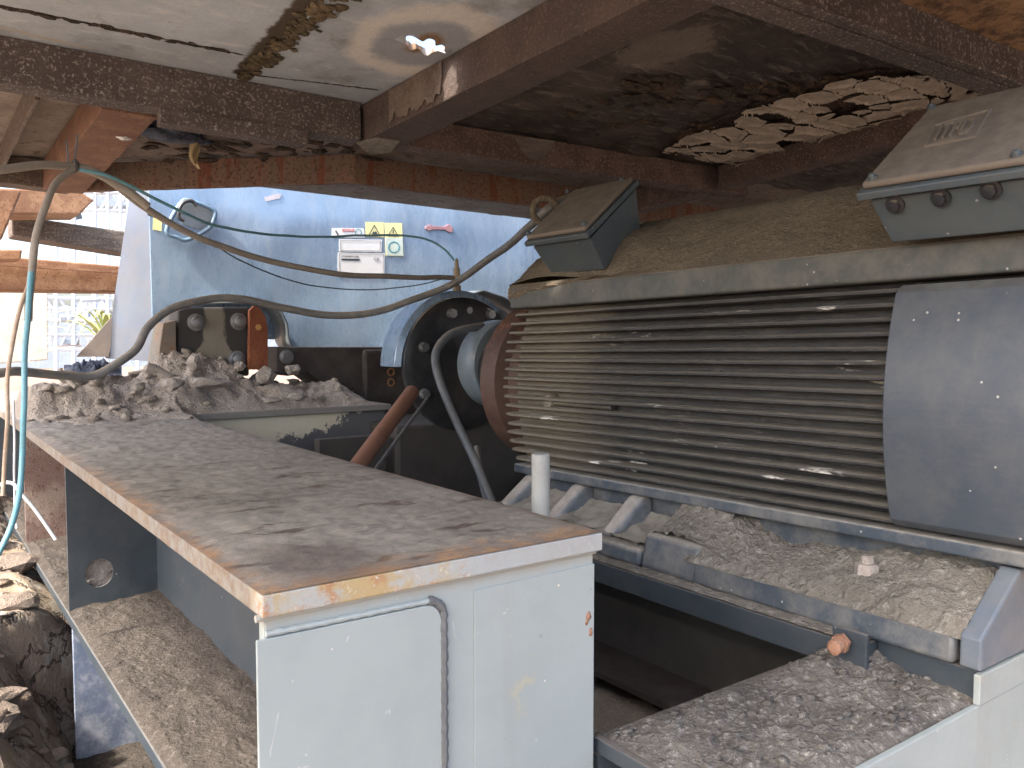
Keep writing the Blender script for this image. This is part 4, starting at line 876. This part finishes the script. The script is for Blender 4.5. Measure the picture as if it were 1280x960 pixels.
# scorched bay
mb = MB().grid(160, 120, lambda i, j: Vector((1.5+i*3.2, 1.36+j*1.6, DZ-.006-.03*abs(fbm((i*3.2, j*1.6, 0), 3, 5))-.012*abs(fbm((i*3.2, j*1.6, 4), 12, 4)))))
deckbuild(mb, 'deck_panel', M['deckdark'], smooth=True, label='blackened scorched deck panel')
MBx = MB().box((1.5, 1.3, DZ+.001), (4.7, 2.96, DZ+.012)); deckbuild(MBx, 'deck_panel', M['deckbrown'])
mb = MB().grid(80, 60, lambda i, j: Vector((1.5+i*3.2, .42+j*.93, DZ-.002-.01*abs(fbm((i*3.2, j*.6, 0), 4, 5))))); deckbuild(mb, 'deck_panel', M['deckorange'], smooth=True, label='orange-brown flaking deck panel')
MBx = MB().box((1.5, .42, DZ+.002), (4.7, 1.3, DZ+.012)); deckbuild(MBx, 'deck_panel', M['deckbrown'])
mb = MB().grid(220, 90, lambda i, j: Vector((-1.15+i*5.85, 2.96+j*1.4, DZ-.002-.016*abs(fbm((i*5.85, j*1.4, 0), 4, 5))))); deckbuild(mb, 'deck_panel', M['deckbrown'], smooth=True)
MBx = MB().box((-1.15, 2.96, DZ+.001), (4.7, 4.4, DZ+.012)); deckbuild(MBx, 'deck_panel', M['deckbrown'])
# beams: (a, b) ends of the visible edge, width to the far side
def dbeam(p, q, wd, n0, n1, m, label=None, name='box_beam', rough=.0):
    p = Vector(p); q = Vector(q); d = (q-p).normalized(); s_ = Vector((-d.y, d.x))*wd
    L = (q-p).length; nx = max(2, int(L/.05)); mb = MB()
    prof = [(0, n0), (0, (n0+n1)/2), (0, n1), (1, n1), (1, n0), (.5, n0)]
    pts = []
    for i in range(nx+1):
        c_ = p.lerp(q, i/nx)
        for a_, n_ in prof: g_ = c_+s_*a_; pts.append(Vector((g_.x, g_.y, n_)))
    fs = [(i*6+k, i*6+(k+1) % 6, (i+1)*6+(k+1) % 6, (i+1)*6+k) for i in range(nx) for k in range(6)]+[(5, 4, 3, 2, 1, 0), tuple(nx*6+k for k in range(6))]
    mb.add(pts, fs); mb.noise(.0025, 9)
    if rough: mb.noise(rough, 22)
    return deckbuild(mb, name, m, bevel=.004, label=label)
dbeam((-1.15, 2.88), (1.225, 2.888), .09, 0, DZ-.001, M['beam'])
dbeam((.53, 2.87), (1.02, 2.874), .07, -.05, -.001, M['beam'], name='doubler')
b1a = Vector((1.232, 2.98)); b1b = Vector((1.40, 1.0))
dbeam(b1a, b1b, .155, 0.002, DZ-.002, M['beamdk'] if 'beamdk' in M else grainy('dark_brown_beam', (.066, .05, .044), (.105, .075, .062), (.17, .12, .10), 1.2, .8, .006, (.35, .7)), name='box_beam')
M['beamdk'] = bpy.data.materials['dark_brown_beam']
dbeam((1.35, 2.885), (3.2, 2.80), .09, .004, .115, M['beamred'])
dbeam((3.05, 2.76), (3.05, 1.41), -.10, .001, .105, M['beamred'])
dbeam((3.05, 3.4), (3.05, 2.87), -.10, .001, .105, M['beamred'])
dbeam((1.38, 1.35), (4.7, 1.345), .07, .0, DZ-.003, M['beam'])
dbeam((-1.15, .43), (4.6, .43), .09, .0, DZ-.004, M['beam'])
# far edge beams, orange rust
P1, P2, P3 = (.35, 4.36), (1.45, 3.50), (4.6, 3.50)
M['m0'] = None
t = NT('orange_brown_stain'); n2 = t.noise(30, 8, .75); n1 = t.noise(3, 6, .7, st=(1, 1, .4)); dr = t.noise(14, 4, .7, st=(1, 1, .12)); n4 = t.noise(70, 6, .75)
c = t.mix(t.rng(n1, .38, .6), (.24, .14, .09), (.20, .145, .11)); c = t.mix(t.rng(dr, .52, .6), c, (.21, .08, .045)); c = t.mix(t.rng(n4, .52, .6), c, (.09, .05, .035))
M['m0'] = t.done(c, .85, 0, n4, .8, .01)
dbeam(P1, P2, .03, -.003, .125, M['m0'])
dbeam(P2, P3, .03, -.004, .125, M['m0'])
dbeam((-1.15, 4.3), (.40, 4.3), .1, .0, .125, M['timber'])
# left diagonal bracket beam B0
p0 = deckc(165, 148, 0); p1 = deckc(92, 235, 0)
dbeam((p0[0]-.10, p0[1]-.06), (p1[0]-.12, p1[1]+.1), -.17, -.002, .12, grainy('bracket_rust', (.20, .10, .06), (.28, .15, .09), (.12, .06, .04), 1., .8, .006), name='bracket_beam')
dbeam((p0[0]-.28, p0[1]+.05), (p1[0]-.30, p1[1]+.15), -.015, .03, .13, M['timber'], name='bracket_beam')
# angle iron bright edge line M3, thin lip plates
dbeam((1.6, 1.31), (4.7, 1.30), .035, .002, .014, M['beam'], name='lip')
# grey slurry stains on beams as thin crusts
def stain(pxs, n, m, off=.0, th=.004):
    c_ = [deckc(a_, b2, n) for a_, b2 in pxs]; mb = MB(); mb.extrude([(a_, b2, n-off) for a_, b2 in c_], (0, 0, -th)); deckbuild(mb, 'slurry_crust', m, bevel=.0015)
def facestain(pts, p, q, off, m):                 # pts (along, n) on a beam's side face between p and q
    p = Vector(p); q = Vector(q); d = (q-p).normalized(); s_ = Vector((-d.y, d.x)); L = []
    for al, n_ in pts: g_ = p+d*al-s_*off; L.append((g_.x, g_.y, n_))
    mb = MB().extrude(L, (-s_.x*.003, -s_.y*.003, 0)); deckbuild(mb, 'slurry_crust', m)
M['slur'] = dusty('slurry_crust', (.20, .165, .135), (.13, .10, .085), (.27, .235, .20), 1.5, .8, .008)
def ragged(a0, a1, n_top, n_bot, seed, step=.012):
    top = []; bot = []; a_ = a0; i = 0
    while a_ < a1: top.append((a_, n_top)); bot.append((a_, n_bot+(n_top-n_bot)*.5*abs(noise.noise(Vector((a_*30, seed, 0))))*1.6)); a_ += step
    return top+bot[::-1]
facestain(ragged(.28, .62, DZ-.01, .01, 1), b1a, b1b, .003, M['slur'])
stain([(641, 168), (652, 171), (664, 172), (678, 174), (694, 176), (690, 186), (681, 195), (672, 200), (660, 196), (652, 188), (647, 178)], .003, M['slur'])
stain([(445, 178), (470, 172), (500, 176), (488, 190), (462, 193)], .0, M['sandgrey'], -.001)
# peeling cream paint curling down beside the right-hand beam
mb = MB(); poly = [(828, 184), (870, 196), (918, 204), (1010, 186), (1110, 158), (1200, 128), (1240, 108), (1160, 90), (1095, 90), (1040, 100), (955, 128), (870, 162)]
pc_ = [deckc(a_, b2, .10) for a_, b2 in poly]
def inside(x, y):
    r_ = False; j = len(pc_)-1
    for i in range(len(pc_)):
        xi, yi = pc_[i]; xj, yj = pc_[j]
        if (yi > y) != (yj > y) and x < (xj-xi)*(y-yi)/(yj-yi)+xi: r_ = not r_
        j = i
    return r_
ax0, ax1 = min(p[0] for p in pc_), max(p[0] for p in pc_); ay0, ay1 = min(p[1] for p in pc_), max(p[1] for p in pc_)
st_ = .0045; nx = int((ax1-ax0)/st_); ny = int((ay1-ay0)/st_); keep = {}; V = []; idx = {}
def pdist(x, y):
    d = 9
    for k in range(len(pc_)):
        a_ = Vector(pc_[k]); b2 = Vector(pc_[(k+1) % len(pc_)]); q = Vector((x, y)); ab = b2-a_; t_ = max(0, min(1, (q-a_).dot(ab)/ab.length_squared)); d = min(d, (q-a_-ab*t_).length)
    return d
cellz = {}
def flk(i, j):
    x = ax0+i*st_; y = ay0+j*st_; wx = x+.010*fbm((x, y, 3), 22, 3); wy = y+.010*fbm((x, y, 8), 22, 3)
    d, pts = noise.voronoi(Vector((wx*6.5, wy*11, .5))); key = (round(pts[0].x, 3), round(pts[0].y, 3))
    if key not in cellz: rr = random.Random(str(key)); cellz[key] = (rr.uniform(0, .012), rr.uniform(-.09, .09), rr.uniform(-.09, .09), rr.random())
    return x, y, d[1]-d[0], cellz[key], pts[0]
for i in range(nx):
    for j in range(ny):
        x, y, ed, cz_, pt = flk(i, j)
        if not inside(x, y): continue
        b_ = min(1, pdist(x, y)/.07)
        if ed < .035+.09*max(0, fbm((x, y, 5), 6, 3)): continue
        if cz_[3] < .06 or fbm((x, y, 2), 7, 4)*.9+b_*.75+.12*noise.noise(Vector((x*60, y*60, 0))) < -.02: continue
        keep[(i, j)] = (x, y, .097-cz_[0]+(x-pt.x/6.5)*cz_[1]+(y-pt.y/11)*cz_[2]-.01*max(0, .25-ed)*4+.0012*noise.noise(Vector((x*40, y*40, 2))))
def vid(i, j, c_):
    k = (i, j, round(c_[2], 2))
    if k not in idx: idx[k] = len(V); V.append(Vector((ax0+i*st_, ay0+j*st_, c_[2])))
    return idx[k]
for (i, j), c_ in keep.items(): mb.f.append((vid(i, j, c_), vid(i, j+1, keep.get((i, j+1), c_)), vid(i+1, j+1, keep.get((i+1, j+1), c_)), vid(i+1, j, keep.get((i+1, j), c_))))
mb.v = V
mb.f = [f for f in mb.f if len(set(f)) == 4]
o = deckbuild(mb, 'paint_flakes', M['flake'], kind='stuff'); so_ = o.modifiers.new('thick', 'SOLIDIFY'); so_.thickness = .003; so_.offset = 0
mb = MB(); cxy = [deckc(a_, b2, .112) for a_, b2 in poly]; mb.extrude([(a_, b2, .112) for a_, b2 in cxy], (0, 0, .01)); deckbuild(mb, 'filler_board', M['edgedark'])
# debris clinging in the bays
mb = MB()
for k in range(420):
    px_, py_ = random.choice(((random.uniform(700, 1120), random.uniform(120, 190)), (random.uniform(180, 470), random.uniform(150, 205)), (random.uniform(780, 1230), random.uniform(95, 130))))
    a_, b2 = deckc(px_, py_, .12); 
    if a_ > 3.0 and b2 > 2.8: continue
    s_ = random.choice((.006, .01, .015, .022)); mb.rock((a_, b2, .118-s_*.2), (s_*random.uniform(.8, 3), s_*random.uniform(.6, 1.2), s_*.45), k, 1, .6)
deckbuild(mb, 'hanging_debris', M['edgedark'], kind='stuff')
mb = MB()
p0 = Vector(deckc(302, 95, DZ)); p1 = Vector(deckc(436, -10, DZ))
for k in range(150):
    q = p0.lerp(p1, random.random())+Vector((random.gauss(0, .016), random.gauss(0, .012))); s_ = random.choice((.006, .01, .014)); mb.rock((q.x, q.y, DZ-.004), (s_*1.4, s_, s_*.6), k, 1, .6)
deckbuild(mb, 'seam_debris', grainy('mossy_debris', (.07, .055, .03), (.15, .11, .06), (.22, .17, .1), 1.), kind='stuff')
mb = MB()
p0 = Vector(deckc(-60, -4, DZ)); p1 = Vector(deckc(285, 64, DZ))
for k in range(110):
    q = p0.lerp(p1, random.random())+Vector((0, random.gauss(0, .005))); s_ = random.choice((.003, .005, .008)); mb.rock((q.x, q.y, DZ-.001), (s_*2.6, s_, s_*.5), k, 1, .6)
deckbuild(mb, 'seam_debris', M['edgedark'], kind='stuff')
q = onY(241, 178, 3.35)
mb = MB().grid(10, 16, lambda i, j: q+Vector((-.03+i*.05*(1-j*.6)+j*.035+.01*math.sin(j*6), .012*math.sin(i*7+j*4), .03-j*.12+.01*math.sin(i*5))))
tag(mb.build('rag', M['rag'], smooth='all'), 'small yellowish rag hanging from the ceiling above the blue guard', 'rag')
for (a_, b2, y, s_, m_, lb) in ((215, 165, 3.35, (.11, .07, .03), M['bluecloth'], 'dark clump of debris caught above the rusty beam'), (155, 170, 3.3, (.02, .02, .012), M['sticker'], 'tiny white scrap stuck under the deck')):
    tag(MB().rock(onY(a_, b2, y), s_, 5, 3, .6).build('debris_clump', m_, smooth='all'), lb, 'debris')

# ------------------------------------------------------------------ background at left
def wbeam(pts, y, th, m, name, lb, cat, grp=None, seg=False):
    P = [onY(a_, b2, y) for a_, b2 in pts]; mb = MB().extrude(P, (0, th, 0)); return tag(mb.build(name, m, bevel=.01), lb, cat, grp)
wbeam([(-120, 318), (0, 320), (215, 338), (215, 366), (0, 363), (-120, 362)], 6.3, .35, M['orange'], 'rusty_girder', 'sunlit orange rusty girder running behind the blue guard', 'girder')
tag(MB().extrude([onY(a_, b2, 6.28) for a_, b2 in ((-120, 322), (210, 343), (210, 346), (-120, 325))], (0, -.05, 0)).build('angle_iron', M['orange']), 'thin rusty ledge fixed along the face of the orange girder', 'angle iron')
wbeam([(15, 272), (40, 272), (215, 298), (215, 326), (90, 306), (16, 294)], 5.6, .25, M['timber'], 'old_plank', 'dark weathered plank above the orange rusty girder', 'plank')
wbeam([(-80, 312), (28, 312), (26, 325), (-80, 326)], 5.9, .2, M['orange'], 'rusty_block', 'short orange rusty block left of the dark plank', 'block')
wbeam([(-60, 234), (20, 236), (27, 240), (2, 300), (-60, 300)], 4.9, .3, M['orange'], 'rusty_bracket', 'angled orange bracket at the left edge below the ceiling', 'bracket')
wbeam([(-60, 236), (95, 236), (118, 250), (100, 268), (-60, 268)], 5.3, .3, M['orange'], 'rusty_end_beam', 'sawn-off rusty beam end hanging over the dark plank', 'beam')
wbeam([(-200, 355), (60, 355), (60, 450), (-200, 470)], 9.0, .8, M['concrete'], 'concrete_pier', 'pale sunlit concrete pier beyond the orange girder', 'pier')
tag(MB().extrude([onY(a_, b2, 5.0) for a_, b2 in ((96, 446), (140, 396), (146, 392), (136, 446))], (0, .02, 0)).build('gusset_plate', paint('beige_gusset', (.38, .33, .29), (.28, .24, .21), .7, bump=.3)), 'triangular beige gusset plate leaning at the left foot of the blue guard', 'plate')
mb = MB().grid(20, 8, lambda i, j: onY(30+i*72, 455-22*math.sin(i*1.9), 4.9+j*.2)+Vector((0, 0, .01*j))); tag(mb.build('bent_sheet', paint('bent_sheet', (.24, .2, .17), (.2, .12, .09), .7, rust=.2, bump=.3), smooth='all'), 'bent rusty sheet arching on the ash left of the gusset plate', 'sheet')
# far plant structure: trusses, pipes, platforms
root = thing('far_plant_tower', 'distant white steel pipe gallery seen in the gap left of the guard', 'tower', (-3, 22, -1.42))
yb = 20.0
def bar(p, q, r, m=M['white'], y=None, name='strut'):
    MB().tube([onY(*p, y or yb), onY(*q, y or yb)], r, 6).build(name, m, root)
for a_ in (70, 92, 118, 134, 150, 172): bar((a_, 180), (a_, 470), .05, name='post')
for b2 in (205, 240, 262, 288, 372, 385, 400, 418, 436): bar((40, b2), (180, b2+2), .045, name='rail')
for i in range(9):
    a_ = 40+i*17; bar((a_, 205), (a_+17, 240), .03); bar((a_+17, 240), (a_, 262), .03); bar((a_, 372), (a_+17, 400), .03); bar((a_+17, 400), (a_, 436), .03)
M['bluish'] = paint('bluish_cladding', (.34, .42, .50), (.45, .52, .58), .6, bump=.2, dustall=.3)
for (a_, b2, c_, d_) in ((62, 388, 100, 398), (70, 408, 120, 416), (100, 424, 160, 434), (64, 420, 92, 430), (108, 376, 140, 384), (120, 245, 165, 258)):
    MB().extrude([onY(a_, b2, 22), onY(c_, b2, 22), onY(c_, d_, 22), onY(a_, d_, 22)], (0, 1.0, 0)).build('panel', M['bluish'], root)
for k in range(46):
    a_ = random.uniform(60, 165); b2 = random.choice((random.uniform(368, 436), random.uniform(215, 268))); L_ = random.uniform(5, 26)
    q_ = (a_+L_, b2+random.uniform(-3, 3)) if random.random() < .6 else (a_+random.uniform(-4, 4), b2+L_*.7)
    bar((a_, b2), q_, random.uniform(.02, .09), random.choice((M['white'], M['bluish'], M['galv'], M['pipe'])), random.uniform(18, 21), 'pipe')
tag(MB().box((-30, 42, -1.42), (30, 46, 1.15)).build('far_building', M['bluish']), 'low pale blue building on the horizon behind the pipe gallery', 'building')
for k, (bx, by) in enumerate(((-28, 60), (-20, 75))):
    tag(MB().box((bx, by, -1.42), (bx+9, by+8, 3.5+k*2)).build('far_shed', M['concrete']), ('pale shed at far left on the horizon', 'taller pale shed behind the first one')[k], 'building')
# plant with long arching leaves
root = thing('leafy_plant', 'yellow-green plant with arching leaves beyond the beige gusset plate', 'plant', onY(135, 470, 8.5))
b_ = onY(138, 445, 8.5)
for k in range(46):
    an = random.uniform(-2.6, -.1) if k % 3 else random.uniform(0, 3.1); L = random.uniform(.35, .75); hgt = random.uniform(.3, .62)
    d_ = Vector((math.cos(an), math.sin(an)*.8, 0)); P = [b_+d_*L*t_+Vector((0, 0, hgt*(1.9*t_-1.35*t_*t_)*1.1)) for t_ in [i/8 for i in range(9)]]
    s_ = d_.cross(Vector((0, 0, 1)))*.018; V = []
    for i, p in enumerate(P): w_ = math.sin(min(1, (i+1)/9*1.02)*math.pi)**.6; V += [p-s_*w_, p+s_*w_+Vector((0, 0, .004))]
    MB().add(V, [(2*i, 2*i+1, 2*i+3, 2*i+2) for i in range(8)]).build('leaf', M['leaf'], root, smooth='all')
# unseen dark wall added behind the motor to cut the light
tag(MB().box((5.2, -1.0, -1.42), (5.3, 7.5, 2.4)).build('shading_wall', M['darkwall']), 'added dark wall behind the motor that holds back light', 'wall')
